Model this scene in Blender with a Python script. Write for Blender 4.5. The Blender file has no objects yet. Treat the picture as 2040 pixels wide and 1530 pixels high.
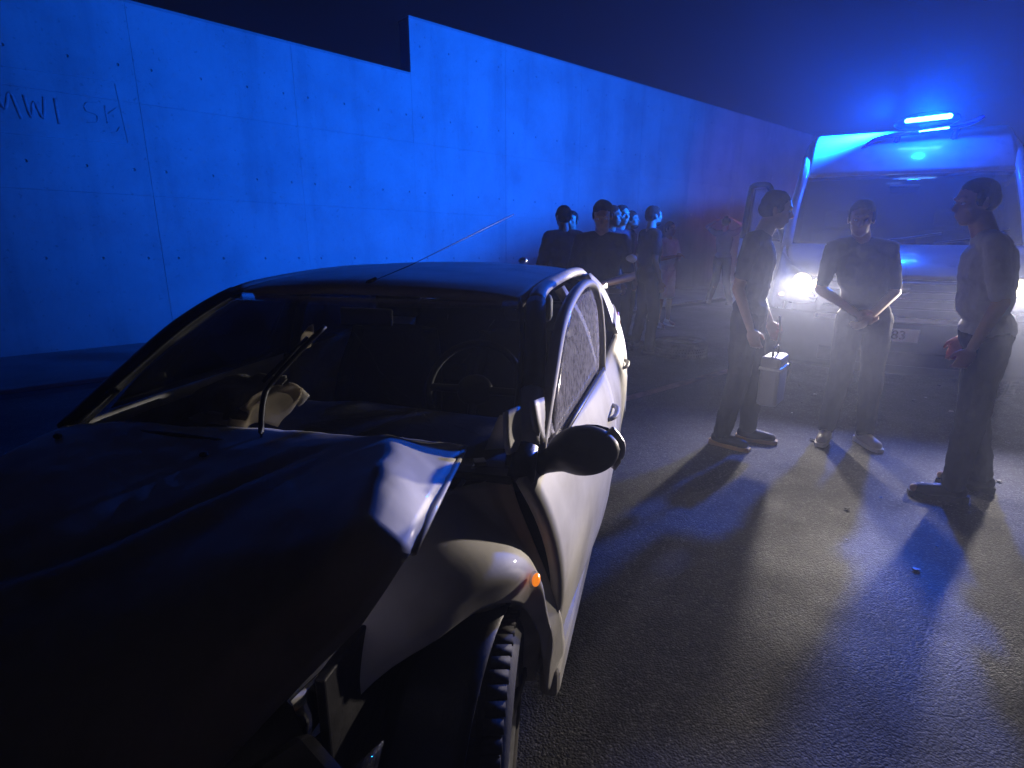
import bpy, bmesh, math, random
from mathutils import Vector, Matrix, noise
random.seed(7)
R = math.radians
S = bpy.context.scene
COL = S.collection

# ------------------------------------------------------------------ camera
cd = bpy.data.cameras.new("camera"); cam = bpy.data.objects.new("camera", cd); COL.objects.link(cam)
cam.location = (0, 0, 1.5)
cam.rotation_euler = (R(90 - 14.946), 0, 0)
cd.sensor_width = 36; cd.lens = 36 * 1150 / 2040; cd.clip_start = .02; cd.clip_end = 500
S.camera = cam
# ------------------------------------------------------------------ night sky, faint moonlight
w = bpy.data.worlds.new("World"); S.world = w; w.use_nodes = True
nt = w.node_tree; bg = nt.nodes["Background"]
sky = nt.nodes.new("ShaderNodeTexSky"); sky.sky_type = 'NISHITA'; sky.sun_disc = False
sky.sun_elevation = R(2); sky.sun_rotation = R(200)
nt.links.new(sky.outputs[0], bg.inputs[0]); bg.inputs[1].default_value = .0016
sl = bpy.data.lights.new("moonlight", 'SUN'); sl.energy = .0015; sl.angle = R(.5); sl.color = (.7, .8, 1)
so = bpy.data.objects.new("moonlight", sl); so.rotation_euler = (R(60), 0, R(160)); COL.objects.link(so)
S.view_settings.view_transform = 'Standard'; S.view_settings.look = 'None'
S.view_settings.exposure = 0; S.view_settings.gamma = 1
S.render.engine = 'CYCLES'
cy = S.cycles
cy.use_denoising = True; cy.max_bounces = 6; cy.diffuse_bounces = 3; cy.glossy_bounces = 3
cy.transmission_bounces = 4; cy.volume_bounces = 1; cy.transparent_max_bounces = 12
cy.sample_clamp_indirect = 4; cy.caustics_reflective = False; cy.caustics_refractive = False
cy.use_light_tree = True
# lamp powers (W)
P_BLUE, P_HEAD, P_RED = 5500, 185, 300
P_BEAM = 850
HAZE = .0092

# ------------------------------------------------------------------ materials
def mat(name, col, rough=.6, metal=0, bump=None, var=0, vscale=5, spec=.5, coat=0, sheen=0, dirt=None):
    m = bpy.data.materials.new(name); m.use_nodes = True
    n = m.node_tree.nodes; l = m.node_tree.links; b = n["Principled BSDF"]
    b.inputs["Base Color"].default_value = (*col, 1); b.inputs["Roughness"].default_value = rough
    b.inputs["Metallic"].default_value = metal; b.inputs["Specular IOR Level"].default_value = spec
    b.inputs["Coat Weight"].default_value = coat; b.inputs["Sheen Weight"].default_value = sheen
    tc = n.new("ShaderNodeTexCoord")
    if var:
        t = n.new("ShaderNodeTexNoise"); t.inputs["Scale"].default_value = vscale; t.inputs["Detail"].default_value = 8
        t.inputs["Roughness"].default_value = .65
        l.new(tc.outputs["Object"], t.inputs["Vector"])
        r = n.new("ShaderNodeValToRGB"); e = r.color_ramp.elements
        e[0].position = .3; e[1].position = .7
        e[0].color = (*[c * (1 - var) for c in col], 1); e[1].color = (*[min(1, c * (1 + var)) for c in col], 1)
        l.new(t.outputs["Fac"], r.inputs[0]); src = r.outputs[0]
        if dirt:
            t2 = n.new("ShaderNodeTexNoise"); t2.inputs["Scale"].default_value = dirt[1]; t2.inputs["Detail"].default_value = 10
            l.new(tc.outputs["Object"], t2.inputs["Vector"])
            r2 = n.new("ShaderNodeValToRGB"); r2.color_ramp.elements[0].position = .48; r2.color_ramp.elements[1].position = .72
            l.new(t2.outputs["Fac"], r2.inputs[0])
            mx = n.new("ShaderNodeMix"); mx.data_type = 'RGBA'
            l.new(r2.outputs[0], mx.inputs[0]); l.new(src, mx.inputs[6]); mx.inputs[7].default_value = (*dirt[0], 1)
            src = mx.outputs[2]
        l.new(src, b.inputs["Base Color"])
        rr = n.new("ShaderNodeMapRange"); rr.inputs[3].default_value = max(.02, rough - .1); rr.inputs[4].default_value = min(1, rough + .12)
        l.new(t.outputs["Fac"], rr.inputs[0]); l.new(rr.outputs[0], b.inputs["Roughness"])
    if bump:
        t = n.new("ShaderNodeTexNoise"); t.inputs["Scale"].default_value = bump[0]; t.inputs["Detail"].default_value = 5
        l.new(tc.outputs["Object"], t.inputs["Vector"])
        bp = n.new("ShaderNodeBump"); bp.inputs["Strength"].default_value = bump[1]; bp.inputs["Distance"].default_value = bump[2] if len(bump) > 2 else .01
        l.new(t.outputs["Fac"], bp.inputs["Height"]); l.new(bp.outputs[0], b.inputs["Normal"])
    return m

def emit(name, col, s):
    m = bpy.data.materials.new(name); m.use_nodes = True
    b = m.node_tree.nodes["Principled BSDF"]; b.inputs["Base Color"].default_value = (*[min(1, c) for c in col], 1)
    b.inputs["Emission Color"].default_value = (*col, 1); b.inputs["Emission Strength"].default_value = s
    return m

def glass(name, tint=(.8, .85, .9), dust=0., dustcol=(.5, .48, .45), rough=.03, dscale=60):
    m = bpy.data.materials.new(name); m.use_nodes = True
    n = m.node_tree.nodes; l = m.node_tree.links; n.clear()
    o = n.new("ShaderNodeOutputMaterial"); tr = n.new("ShaderNodeBsdfTransparent"); tr.inputs[0].default_value = (*tint, 1)
    gl = n.new("ShaderNodeBsdfGlossy"); gl.inputs["Roughness"].default_value = rough
    fr = n.new("ShaderNodeFresnel"); fr.inputs[0].default_value = 1.5
    gm = n.new("ShaderNodeNewGeometry"); nb = n.new("ShaderNodeMath"); nb.operation = 'SUBTRACT'; nb.inputs[0].default_value = 1; l.new(gm.outputs["Backfacing"], nb.inputs[1])
    fm = n.new("ShaderNodeMath"); fm.operation = 'MULTIPLY'; l.new(fr.outputs[0], fm.inputs[0]); l.new(nb.outputs[0], fm.inputs[1])
    mx = n.new("ShaderNodeMixShader"); l.new(fm.outputs[0], mx.inputs[0]); l.new(tr.outputs[0], mx.inputs[1]); l.new(gl.outputs[0], mx.inputs[2])
    out = mx.outputs[0]
    if dust:
        df = n.new("ShaderNodeBsdfDiffuse"); df.inputs[0].default_value = (*dustcol, 1)
        tc = n.new("ShaderNodeTexCoord"); t = n.new("ShaderNodeTexNoise"); t.inputs["Scale"].default_value = dscale; t.inputs["Detail"].default_value = 6
        l.new(tc.outputs["Object"], t.inputs["Vector"])
        r = n.new("ShaderNodeMapRange"); r.inputs[1].default_value = .35; r.inputs[2].default_value = .7
        r.inputs[3].default_value = dust * .55; r.inputs[4].default_value = min(1, dust * 1.35)
        l.new(t.outputs["Fac"], r.inputs[0])
        dm = n.new("ShaderNodeMath"); dm.operation = 'MULTIPLY'; l.new(r.outputs[0], dm.inputs[0]); l.new(nb.outputs[0], dm.inputs[1])
        m2 = n.new("ShaderNodeMixShader"); l.new(dm.outputs[0], m2.inputs[0]); l.new(out, m2.inputs[1]); l.new(df.outputs[0], m2.inputs[2]); out = m2.outputs[0]
    l.new(out, o.inputs[0])
    return m

def asphalt():
    m = bpy.data.materials.new("asphalt"); m.use_nodes = True
    n = m.node_tree.nodes; l = m.node_tree.links; b = n["Principled BSDF"]
    tc = n.new("ShaderNodeTexCoord")
    def nz(s, d=4, r=.6):
        t = n.new("ShaderNodeTexNoise"); t.inputs["Scale"].default_value = s; t.inputs["Detail"].default_value = d; t.inputs["Roughness"].default_value = r
        l.new(tc.outputs["Object"], t.inputs["Vector"]); return t.outputs["Fac"]
    v = n.new("ShaderNodeTexVoronoi"); v.inputs["Scale"].default_value = 125; l.new(tc.outputs["Object"], v.inputs["Vector"])
    big = nz(.7, 6); mid = nz(9, 6); fine = nz(130, 3)
    r = n.new("ShaderNodeValToRGB"); r.color_ramp.elements[0].position = .36; r.color_ramp.elements[1].position = .64
    r.color_ramp.elements[0].color = (.030, .029, .029, 1); r.color_ramp.elements[1].color = (.080, .076, .072, 1)
    a1 = n.new("ShaderNodeMath"); a1.operation = 'ADD'; l.new(big, a1.inputs[0]); l.new(mid, a1.inputs[1])
    a2 = n.new("ShaderNodeMath"); a2.operation = 'MULTIPLY'; a2.inputs[1].default_value = .5; l.new(a1.outputs[0], a2.inputs[0]); l.new(a2.outputs[0], r.inputs[0])
    st = n.new("ShaderNodeValToRGB"); st.color_ramp.elements[0].position = .75; st.color_ramp.elements[1].position = 1
    sp = n.new("ShaderNodeSeparateColor"); l.new(v.outputs["Color"], sp.inputs[0]); l.new(sp.outputs[0], st.inputs[0])
    mx = n.new("ShaderNodeMix"); mx.data_type = 'RGBA'; l.new(st.outputs[0], mx.inputs[0]); l.new(r.outputs[0], mx.inputs[6]); mx.inputs[7].default_value = (.17, .16, .15, 1)
    l.new(mx.outputs[2], b.inputs["Base Color"])
    rg = n.new("ShaderNodeMapRange"); rg.inputs[1].default_value = .35; rg.inputs[2].default_value = .65; rg.inputs[3].default_value = .46; rg.inputs[4].default_value = .9; b.inputs['Specular IOR Level'].default_value = .38
    l.new(big, rg.inputs[0]); l.new(rg.outputs[0], b.inputs["Roughness"])
    h1 = n.new("ShaderNodeMath"); h1.operation = 'MULTIPLY_ADD'; h1.inputs[1].default_value = -.9; l.new(v.outputs["Distance"], h1.inputs[0]); l.new(fine, h1.inputs[2])
    n3_ = nz(40, 5); n3m = n.new("ShaderNodeMath"); n3m.operation = 'MULTIPLY'; n3m.inputs[1].default_value = .8; l.new(n3_, n3m.inputs[0]); n3 = n3m.outputs[0]
    h2 = n.new("ShaderNodeMath"); h2.operation = 'ADD'; l.new(h1.outputs[0], h2.inputs[0]); l.new(n3, h2.inputs[1])
    bp = n.new("ShaderNodeBump"); bp.inputs["Strength"].default_value = .9; bp.inputs["Distance"].default_value = .003
    l.new(h2.outputs[0], bp.inputs["Height"]); l.new(bp.outputs[0], b.inputs["Normal"])
    return m

def concrete(name, base=.33):
    m = bpy.data.materials.new(name); m.use_nodes = True
    n = m.node_tree.nodes; l = m.node_tree.links; b = n["Principled BSDF"]; b.inputs["Roughness"].default_value = .82
    g = n.new("ShaderNodeNewGeometry")
    def nz(s, d=6, r=.6, sc=(1, 1, 1)):
        mp = n.new("ShaderNodeMapping"); mp.inputs["Scale"].default_value = sc; l.new(g.outputs["Position"], mp.inputs[0])
        t = n.new("ShaderNodeTexNoise"); t.inputs["Scale"].default_value = s; t.inputs["Detail"].default_value = d; t.inputs["Roughness"].default_value = r
        l.new(mp.outputs[0], t.inputs["Vector"]); return t.outputs["Fac"]
    r = n.new("ShaderNodeValToRGB"); r.color_ramp.elements[0].position = .32; r.color_ramp.elements[1].position = .62
    r.color_ramp.elements[0].color = (base * .86, base * .86, base * .85, 1); r.color_ramp.elements[1].color = (base * 1.12, base * 1.12, base * 1.1, 1)
    l.new(nz(1.1, 9), r.inputs[0])
    r2 = n.new("ShaderNodeValToRGB"); r2.color_ramp.elements[0].position = .36; r2.color_ramp.elements[1].position = .5
    r2.color_ramp.elements[0].color = (.86, .86, .86, 1); r2.color_ramp.elements[1].color = (1, 1, 1, 1)
    l.new(nz(2.2, 5, .6, (1, 1, .12)), r2.inputs[0])
    r3 = n.new("ShaderNodeValToRGB"); r3.color_ramp.elements[0].position = .28; r3.color_ramp.elements[1].position = .36
    r3.color_ramp.elements[0].color = (.7, .7, .7, 1); r3.color_ramp.elements[1].color = (1, 1, 1, 1)
    l.new(nz(24, 3, .5), r3.inputs[0])
    def mul(a, c):
        mx = n.new("ShaderNodeMix"); mx.data_type = 'RGBA'; mx.blend_type = 'MULTIPLY'; mx.inputs[0].default_value = 1
        l.new(a, mx.inputs[6]); l.new(c, mx.inputs[7]); return mx.outputs[2]
    l.new(mul(mul(r.outputs[0], r2.outputs[0]), r3.outputs[0]), b.inputs["Base Color"])
    bp = n.new("ShaderNodeBump"); bp.inputs["Strength"].default_value = .35; bp.inputs["Distance"].default_value = .01
    l.new(nz(14, 8), bp.inputs["Height"]); l.new(bp.outputs[0], b.inputs["Normal"])
    return m

M = {
 'asphalt': asphalt(), 'concrete': concrete("concrete"), 'concrete_dark': concrete("concrete_dark", .24),
 'kerb': concrete("kerb_concrete", .3),
 'line': mat("road_paint", (.35, .22, .16), .7, var=.35, vscale=14, dirt=((.05, .05, .05), 9)),
 'graffiti': mat("graffiti_paint", (.26, .26, .27), .8, var=.3, vscale=8),
 'paint': mat("white_car_paint", (.60, .585, .56), .55, var=.08, vscale=7, coat=.12, spec=.35, dirt=((.42, .40, .37), 5), bump=(90, .08, .002)),
 'paint_torn': mat("torn_pale_plastic", (.6, .55, .45), .6, var=.2, vscale=12, bump=(30, .3)),
 'black': mat("black_plastic", (.018, .018, .02), .45, var=.3, vscale=20, bump=(120, .2, .002)),
 'rubber': mat("rubber", (.045, .045, .045), .78, var=.4, vscale=20, bump=(80, .3, .003), dirt=((.12, .11, .10), 6)),
 'alloy': mat("alloy", (.55, .55, .56), .35, metal=.8, var=.15, vscale=15),
 'dark_metal': mat("dark_metal", (.05, .05, .055), .5, metal=.6, var=.3, vscale=10, bump=(20, .3)),
 'interior': mat("interior_dark", (.02, .02, .022), .7, var=.3, vscale=10, bump=(60, .2)),
 'airbag': mat("airbag_cloth", (.62, .58, .5), .85, var=.1, vscale=6, bump=(14, .6, .02)),
 'screen': glass("windscreen_glass", (.90, .92, .94), dust=.08, dustcol=(.3, .3, .3)),
 'tinted': glass("tinted_glass", (.12, .12, .14), dust=.03, dustcol=(.2, .2, .2)),
 'dusty': glass("dusty_side_glass", (.92, .92, .94), dust=.42, dustcol=(.6, .57, .58), rough=.1, dscale=45),
 'clearglass': glass("lamp_glass", (.9, .9, .88), dust=.03),
 'amber': mat("amber_lens", (.9, .25, .01), .12, coat=1),
 'van': mat("white_van_paint", (.66, .66, .67), .3, var=.05, vscale=5, coat=.6, dirt=((.5, .49, .47), 4)),
 'vanglass': glass("van_glass", (.25, .27, .3), dust=.03, dustcol=(.3, .3, .3)),
 'vanred': mat("red_reflective_stripe", (.25, .03, .03), .4, var=.1),
 'plate': mat("plate_white", (.7, .7, .7), .4, var=.05), 'ink': mat("plate_ink", (.02, .02, .02), .5),
 'chrome': mat("chrome", (.7, .7, .72), .15, metal=1, var=.05),
 'lamp': emit("headlamp_glow", (1, .80, .50), 7), 'lamp_dim': emit("indicator_glow", (1, .55, .15), 2.0),
 'blue': emit("beacon_glow", (.05, .26, 1), 32), 'bluelens': mat("blue_lens", (.01, .05, .5), .15, coat=1),
 'redglow': emit("red_beacon_glow", (1, .03, .05), 20),
 'phone_glow': emit("phone_screen_glow", (1, .95, .8), 3.0),
 'shoe_sole': mat("shoe_sole_tan", (.55, .33, .14), .6, var=.15), 'sole_white': mat("sole_white", (.7, .68, .62), .6, var=.1),
}
M['amber'].node_tree.nodes["Principled BSDF"].inputs["Emission Color"].default_value = (1, .25, .02, 1)
M['amber'].node_tree.nodes["Principled BSDF"].inputs["Emission Strength"].default_value = .9

# ------------------------------------------------------------------ helpers
def link(name, me, m=None, parent=None, loc=None, smooth=True):
    o = bpy.data.objects.new(name, me); COL.objects.link(o)
    if m is not None and len(me.materials) == 0: me.materials.append(M[m] if isinstance(m, str) else m)
    if parent is not None: o.parent = parent
    if loc is not None: o.location = loc
    if smooth and len(me.polygons): me.polygons.foreach_set("use_smooth", [True] * len(me.polygons))
    return o

def tag(o, label=None, cat=None, group=None, kind=None):
    for k, v in (('label', label), ('category', cat), ('group', group), ('kind', kind)):
        if v: o[k] = v
    return o

def thing(name, loc, rz, label, cat, group=None):
    o = bpy.data.objects.new(name, None); COL.objects.link(o); o.location = loc; o.rotation_euler = (0, 0, rz)
    o.empty_display_size = .1
    return tag(o, label, cat, group)

def from_bm(name, bm, m=None, parent=None, smooth=True, loc=None):
    me = bpy.data.meshes.new(name); bm.normal_update(); bm.to_mesh(me); bm.free()
    return link(name, me, m, parent, loc, smooth)

def box_bm(bm, c, s, rot=None, bev=0.):
    t = bmesh.new(); bmesh.ops.create_cube(t, size=1)
    for v in t.verts: v.co = Vector((v.co.x * s[0], v.co.y * s[1], v.co.z * s[2]))
    if bev: bmesh.ops.bevel(t, geom=list(t.edges), offset=bev, segments=2, affect='EDGES', profile=.5)
    M4 = Matrix.Translation(Vector(c)) @ (rot.to_4x4() if rot is not None else Matrix.Identity(4))
    t.transform(M4); merge(bm, t)

def merge(bm, t):
    me = bpy.data.meshes.new("tmp"); t.to_mesh(me); t.free(); bm.from_mesh(me); bpy.data.meshes.remove(me)

def box(name, c, s, m, parent=None, rot=None, bev=.004):
    bm = bmesh.new(); box_bm(bm, c, s, rot, bev); return from_bm(name, bm, m, parent, smooth=False)

def ell_bm(bm, c, r, rot=None, seg=16):
    t = bmesh.new(); bmesh.ops.create_uvsphere(t, u_segments=seg, v_segments=max(8, seg // 2 + 2), radius=1)
    M4 = Matrix.Translation(Vector(c)) @ (rot.to_4x4() if rot is not None else Matrix.Identity(4)) @ Matrix.Diagonal((*r, 1))
    t.transform(M4); merge(bm, t)

def cap_bm(bm, a, b, ra, rb, seg=14, flat=1., up=None):
    """closed tapered limb with round ends"""
    a = Vector(a); b = Vector(b); d = b - a
    if d.length < 1e-6: return ell_bm(bm, a, (ra, ra, ra))
    z = d.normalized(); ref = Vector(up) if up is not None else (Vector((0, 1, 0)) if abs(z.y) < .9 else Vector((1, 0, 0)))
    x = ref.cross(z).normalized(); y = z.cross(x)
    prof = []
    for i in range(5):
        an = math.pi / 2 * (1 - i / 4); prof.append((-math.sin(an) * ra, math.cos(an) * ra))
    for i in range(5):
        an = math.pi / 2 * (i / 4); prof.append((d.length + math.sin(an) * rb, math.cos(an) * rb))
    rings = []
    for (h, r) in prof:
        r = max(r, 1e-4)
        rings.append([bm.verts.new(a + z * h + x * math.cos(2 * math.pi * k / seg) * r + y * math.sin(2 * math.pi * k / seg) * r * flat) for k in range(seg)])
    for i in range(len(rings) - 1):
        for k in range(seg):
            bm.faces.new((rings[i][k], rings[i][(k + 1) % seg], rings[i + 1][(k + 1) % seg], rings[i + 1][k]))
    bm.faces.new(rings[0][::-1]); bm.faces.new(rings[-1])

def tube(name, pts, r, m, parent=None, seg=8, flat=1., cyc=False, rs=None):
    bm = bmesh.new(); tube_bm(bm, pts, r, seg, flat, cyc, rs)
    return from_bm(name, bm, m, parent)

def tube_bm(bm, pts, r, seg=8, flat=1., cyc=False, rs=None):
    pts = [Vector(p) for p in pts]; n = len(pts); rings = []
    for i, p in enumerate(pts):
        if cyc: d = pts[(i + 1) % n] - pts[i - 1]
        else: d = pts[min(i + 1, n - 1)] - pts[max(i - 1, 0)]
        z = d.normalized(); ref = Vector((0, 0, 1)) if abs(z.z) < .9 else Vector((0, 1, 0))
        x = ref.cross(z).normalized(); y = z.cross(x); rr = rs[i] if rs else r
        rings.append([bm.verts.new(p + x * math.cos(2 * math.pi * (k + .5) / seg) * rr + y * math.sin(2 * math.pi * (k + .5) / seg) * rr * flat) for k in range(seg)])
    for i in range(n if cyc else n - 1):
        A = rings[i]; B = rings[(i + 1) % n]
        for k in range(seg): bm.faces.new((A[k], A[(k + 1) % seg], B[(k + 1) % seg], B[k]))
    if not cyc: bm.faces.new(rings[0][::-1]); bm.faces.new(rings[-1])

def cr(p0, p1, p2, p3, t):
    return .5 * ((2 * p1) + (-p0 + p2) * t + (2 * p0 - 5 * p1 + 4 * p2 - p3) * t * t + (-p0 + 3 * p1 - 3 * p2 + p3) * t ** 3)
def spline(pts, k):
    pts = [Vector(p) for p in pts]; n = len(pts); out = []
    for i in range(n - 1):
        p0 = pts[i - 1] if i > 0 else 2 * pts[0] - pts[1]
        p3 = pts[i + 2] if i + 2 < n else 2 * pts[-1] - pts[-2]
        for j in range(k): out.append(cr(p0, pts[i], pts[i + 1], p3, j / k))
    out.append(pts[-1]); return out

def surf(name, grid, m, parent=None, k=5, th=.006, wob=0, ws=4, off=0, linear=False, seed=0, smooth=True):
    """panel through a grid of points, given real thickness"""
    if linear: rows = [[Vector(p) for p in r] for r in grid]
    else:
        rows = [spline(r, k) for r in grid]
        cols = [spline([rows[i][j] for i in range(len(rows))], k) for j in range(len(rows[0]))]
        rows = [[cols[j][i] for j in range(len(cols))] for i in range(len(cols[0]))]
    if wob:
        for r in rows:
            for i, p in enumerate(r): r[i] = p + noise.noise_vector(p * ws + Vector((seed, seed * 2, 0))) * wob
    bm = bmesh.new(); vs = [[bm.verts.new(p) for p in r] for r in rows]
    for i in range(len(vs) - 1):
        for j in range(len(vs[0]) - 1):
            bm.faces.new((vs[i][j], vs[i][j + 1], vs[i + 1][j + 1], vs[i + 1][j]))
    bmesh.ops.remove_doubles(bm, verts=bm.verts, dist=1e-5)
    o = from_bm(name, bm, m, parent, smooth)
    if th:
        md = o.modifiers.new("thickness", 'SOLIDIFY'); md.thickness = th; md.offset = off
    return o

def cyl_bm(bm, a, b, r, seg=24, r2=None):
    a = Vector(a); b = Vector(b); d = b - a; t = bmesh.new()
    bmesh.ops.create_cone(t, cap_ends=True, segments=seg, radius1=r, radius2=r if r2 is None else r2, depth=d.length)
    q = d.to_track_quat('Z', 'Y'); t.transform(Matrix.Translation((a + b) / 2) @ q.to_matrix().to_4x4()); merge(bm, t)

def lathe_bm(bm, prof, seg=48, c=(0, 0, 0), closed=True):
    """profile (x along the axle, r) turned about the x axis"""
    rings = []
    for k in range(seg):
        an = 2 * math.pi * k / seg
        rings.append([bm.verts.new((c[0] + x, c[1] + math.cos(an) * r, c[2] + math.sin(an) * r)) for x, r in prof])
    n = len(prof)
    for k in range(seg):
        A = rings[k]; B = rings[(k + 1) % seg]
        for i in range(n if closed else n - 1):
            bm.faces.new((A[i], A[(i + 1) % n], B[(i + 1) % n], B[i]))

def text_obj(name, body, size, m, parent, loc, rot, ext=.002):
    c = bpy.data.curves.new(name, 'FONT'); c.body = body; c.size = size; c.extrude = ext; c.align_x = 'CENTER'; c.align_y = 'CENTER'
    tmp = bpy.data.objects.new('tmp', c); COL.objects.link(tmp); bpy.context.view_layer.update()
    me = bpy.data.meshes.new_from_object(tmp.evaluated_get(bpy.context.evaluated_depsgraph_get())); bpy.data.objects.remove(tmp); me.materials.clear(); me.materials.append(M[m])
    me.name = name; o = bpy.data.objects.new(name, me); COL.objects.link(o); o.parent = parent; o.location = loc; o.rotation_euler = rot
    return o

# ------------------------------------------------------------------ ground
bm = bmesh.new()
for x in (-40, 60):
    for y in (-25, 70): bm.verts.new((x, y, 0))
v = list(bm.verts); bm.faces.new((v[0], v[2], v[3], v[1]))
tag(from_bm("road", bm, 'asphalt', smooth=False), "dark rough asphalt road surface lit by the van headlights", None, None, 'structure')

# wall frame: T runs along the wall, N points from the wall to the road
W0 = Vector((-6.091, 6.707, 0)); T = Vector((.77427, .63286, 0)).normalized(); N = Vector((T.y, -T.x, 0))
WROT = math.atan2(T.y, T.x)
SL = -.030                                # the cast courses run down along the wall

wall = thing("retaining_wall", W0, WROT, "tall pale concrete retaining wall with stepped top behind the crashed car", "wall")
# local axes of the wall: x along, -y towards the road, z up
def panel_mesh(x0, x1, zb, zt, holes, sb=SL, stp=SL, dep=.06):
    """cast panel with real conical tie holes; zb/zt are functions of x; front face at y=0 looks to -y"""
    g = .0012
    x0 += .002; x1 -= .002
    bm = bmesh.new()
    Z = lambda x, f: zb(x) + (zt(x) - zb(x)) * f
    hx = sorted(set(round(h[0], 4) for h in holes)); r = .019
    xs = [x0] + [q for h in hx for q in (h - .05, h + .05)] + [x1]
    hz = sorted(set(round(h[1], 4) for h in holes))
    # rows as z functions
    rows = [lambda x: zb(x) + g]
    for q in hz: rows += [lambda x, q=q: q + SL * x - .05, lambda x, q=q: q + SL * x + .05]
    rows.append(lambda x: zt(x) - g)
    V = [[bm.verts.new((x, 0, f(x))) for x in xs] for f in rows]
    for i in range(len(rows) - 1):
        for j in range(len(xs) - 1):
            a, b_, c, d = V[i][j], V[i][j + 1], V[i + 1][j + 1], V[i + 1][j]
            cx = (xs[j] + xs[j + 1]) / 2; hole = (i % 2 == 1) and (j % 2 == 1)
            if not hole: bm.faces.new((a, b_, c, d)); continue
            q = hz[(i - 1) // 2]; cz = q + SL * cx
            ring = []; inner = []
            for k in range(12):
                an = 2 * math.pi * (k + .5) / 12 - math.pi * .75
                ring.append(bm.verts.new((cx + math.cos(an) * r, 0, cz + math.sin(an) * r)))
                inner.append(bm.verts.new((cx + math.cos(an) * r * .7, .018, cz + math.sin(an) * r * .7)))
            cs = [a, b_, c, d]
            for s in range(4):
                idx = [(s * 3 + k) % 12 for k in range(-1, 3)]
                bm.faces.new([cs[s]] + [ring[k] for k in reversed(idx[1:])] ) if False else None
            # quads between the square corners and the ring
            for s in range(4):
                c0 = cs[s]; c1 = cs[(s + 1) % 4]
                seg = [ring[(s * 3 + k) % 12] for k in range(3)]; nxt = ring[(s * 3 + 3) % 12]
                bm.faces.new([c0, c1, nxt] + seg[::-1])
            for k in range(12): bm.faces.new((ring[k], ring[(k + 1) % 12], inner[(k + 1) % 12], inner[k]))
            bm.faces.new(inner)
    # sides with a small arris
    edge = [V[0][j] for j in range(len(xs))] + [V[i][-1] for i in range(1, len(rows))] + [V[-1][j] for j in range(len(xs) - 2, -1, -1)] + [V[i][0] for i in range(len(rows) - 2, 0, -1)]
    back = [bm.verts.new((v.co.x, dep, v.co.z)) for v in edge]
    for k in range(len(edge)):
        bm.faces.new((edge[k], back[k], back[(k + 1) % len(edge)], edge[(k + 1) % len(edge)]))
    me = bpy.data.meshes.new("concrete_panel"); bmesh.ops.recalc_face_normals(bm, faces=bm.faces); bm.to_mesh(me); bm.free(); me.materials.append(M['concrete'])
    return me

TOPL = lambda t: 4.25 - .055 * t
TOPR = lambda t: 4.76 - .0305 * (t - 5.73)
STEP = 5.745
PW = 1.97
hxs = [.18, .74, 1.31, 1.80]
ROWZ = [1.19, 2.29]                      # tie hole rows, at t = 0
Z1, Z2 = 1.98, 3.08                      # course lines at t = 0
def shared(zlo, zhi, row):
    return panel_mesh(0, PW, (lambda x: zlo + SL * x), (lambda x: zhi + SL * x), [(h, row) for h in hxs])
mA = shared(-.6, Z1, 1.19); mB = shared(Z1, Z2, 2.29)
T0 = 1.85 - 5 * PW
t = T0; k = 0
while t < 30:
    for me, nm in ((mA, 0), (mB, 1)):
        o = link("concrete_panel", me, None, wall, smooth=False); o.location = (t + random.uniform(-.001, .001), random.uniform(-.002, .002), SL * t)
    x1 = t + PW
    if abs(t - 3.82) < .5: x1 = STEP
    if t < STEP - .1:
        me = panel_mesh(t, x1, lambda x: Z2 + SL * x, lambda x: TOPL(x), [(t + h, 3.49) for h in hxs[:4] if t + h < x1 - .1])
        link("concrete_panel", me, None, wall, smooth=False)
    else:
        xs0 = STEP if t < STEP + .1 else t
        hs = [(t + h, q) for h in hxs for q in (3.49, 4.55) if t + h > xs0 + .06]
        me = panel_mesh(xs0, x1, lambda x: Z2 + SL * x, TOPR, hs)
        link("concrete_panel", me, None, wall, smooth=False)
    t = x1 if abs(x1 - STEP) < .01 else t + PW
    k += 1
TEND = t
# core of the wall behind the panels
bm = bmesh.new()
prof = [(T0, -.8), (TEND, -.8), (TEND, TOPR(TEND) - .02), (STEP + .01, TOPR(STEP) - .02), (STEP + .01, TOPL(STEP) - .02), (T0, TOPL(T0) - .02)]
f = bm.faces.new([bm.verts.new((x, .036, z)) for x, z in prof]); r_ = bmesh.ops.extrude_face_region(bm, geom=[f])
for v in [e for e in r_['geom'] if isinstance(e, bmesh.types.BMVert)]: v.co.y += .3
bmesh.ops.recalc_face_normals(bm, faces=bm.faces); from_bm("wall_core", bm, 'concrete_dark', wall, smooth=False)
# shallow cast frame and sprayed letters at the left
for pts in ([(-1.6, 3.27), (1.62, 3.24)], [(-1.6, 2.60), (1.64, 2.53)], [(1.62, 3.22), (1.66, 2.55)]):
    tube("formwork_ridge", [(x, 0, z) for x, z in pts], .005, 'concrete_dark', wall, 4)
def stroke(pts, r=.018): return tube("graffiti", [(x, -.002, z) for x, z in spline([(a, b, 0) for a, b in pts], 4) for x, z in [(x, z)]] if False else [(p.x, -.002, p.y) for p in spline([(a, b, 0) for a, b in pts], 4)], r, 'graffiti', wall, 6, .25)
for s_ in ([(.42, 2.72), (.47, 2.98), (.53, 2.8), (.60, 2.99), (.66, 2.72)], [(.72, 2.98), (.75, 2.74), (.80, 2.92), (.86, 2.74), (.9, 2.98)], [(1.0, 2.98), (1.0, 2.7)]): stroke(s_)
for s_ in ([(1.42, 2.98), (1.3, 2.97), (1.28, 2.88), (1.38, 2.84), (1.37, 2.76), (1.27, 2.75)], [(1.48, 2.96), (1.48, 2.76)], [(1.5, 2.87), (1.6, 2.95)], [(1.5, 2.66), (1.56, 2.67), (1.6, 2.73)]): stroke(s_, .011)
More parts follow.
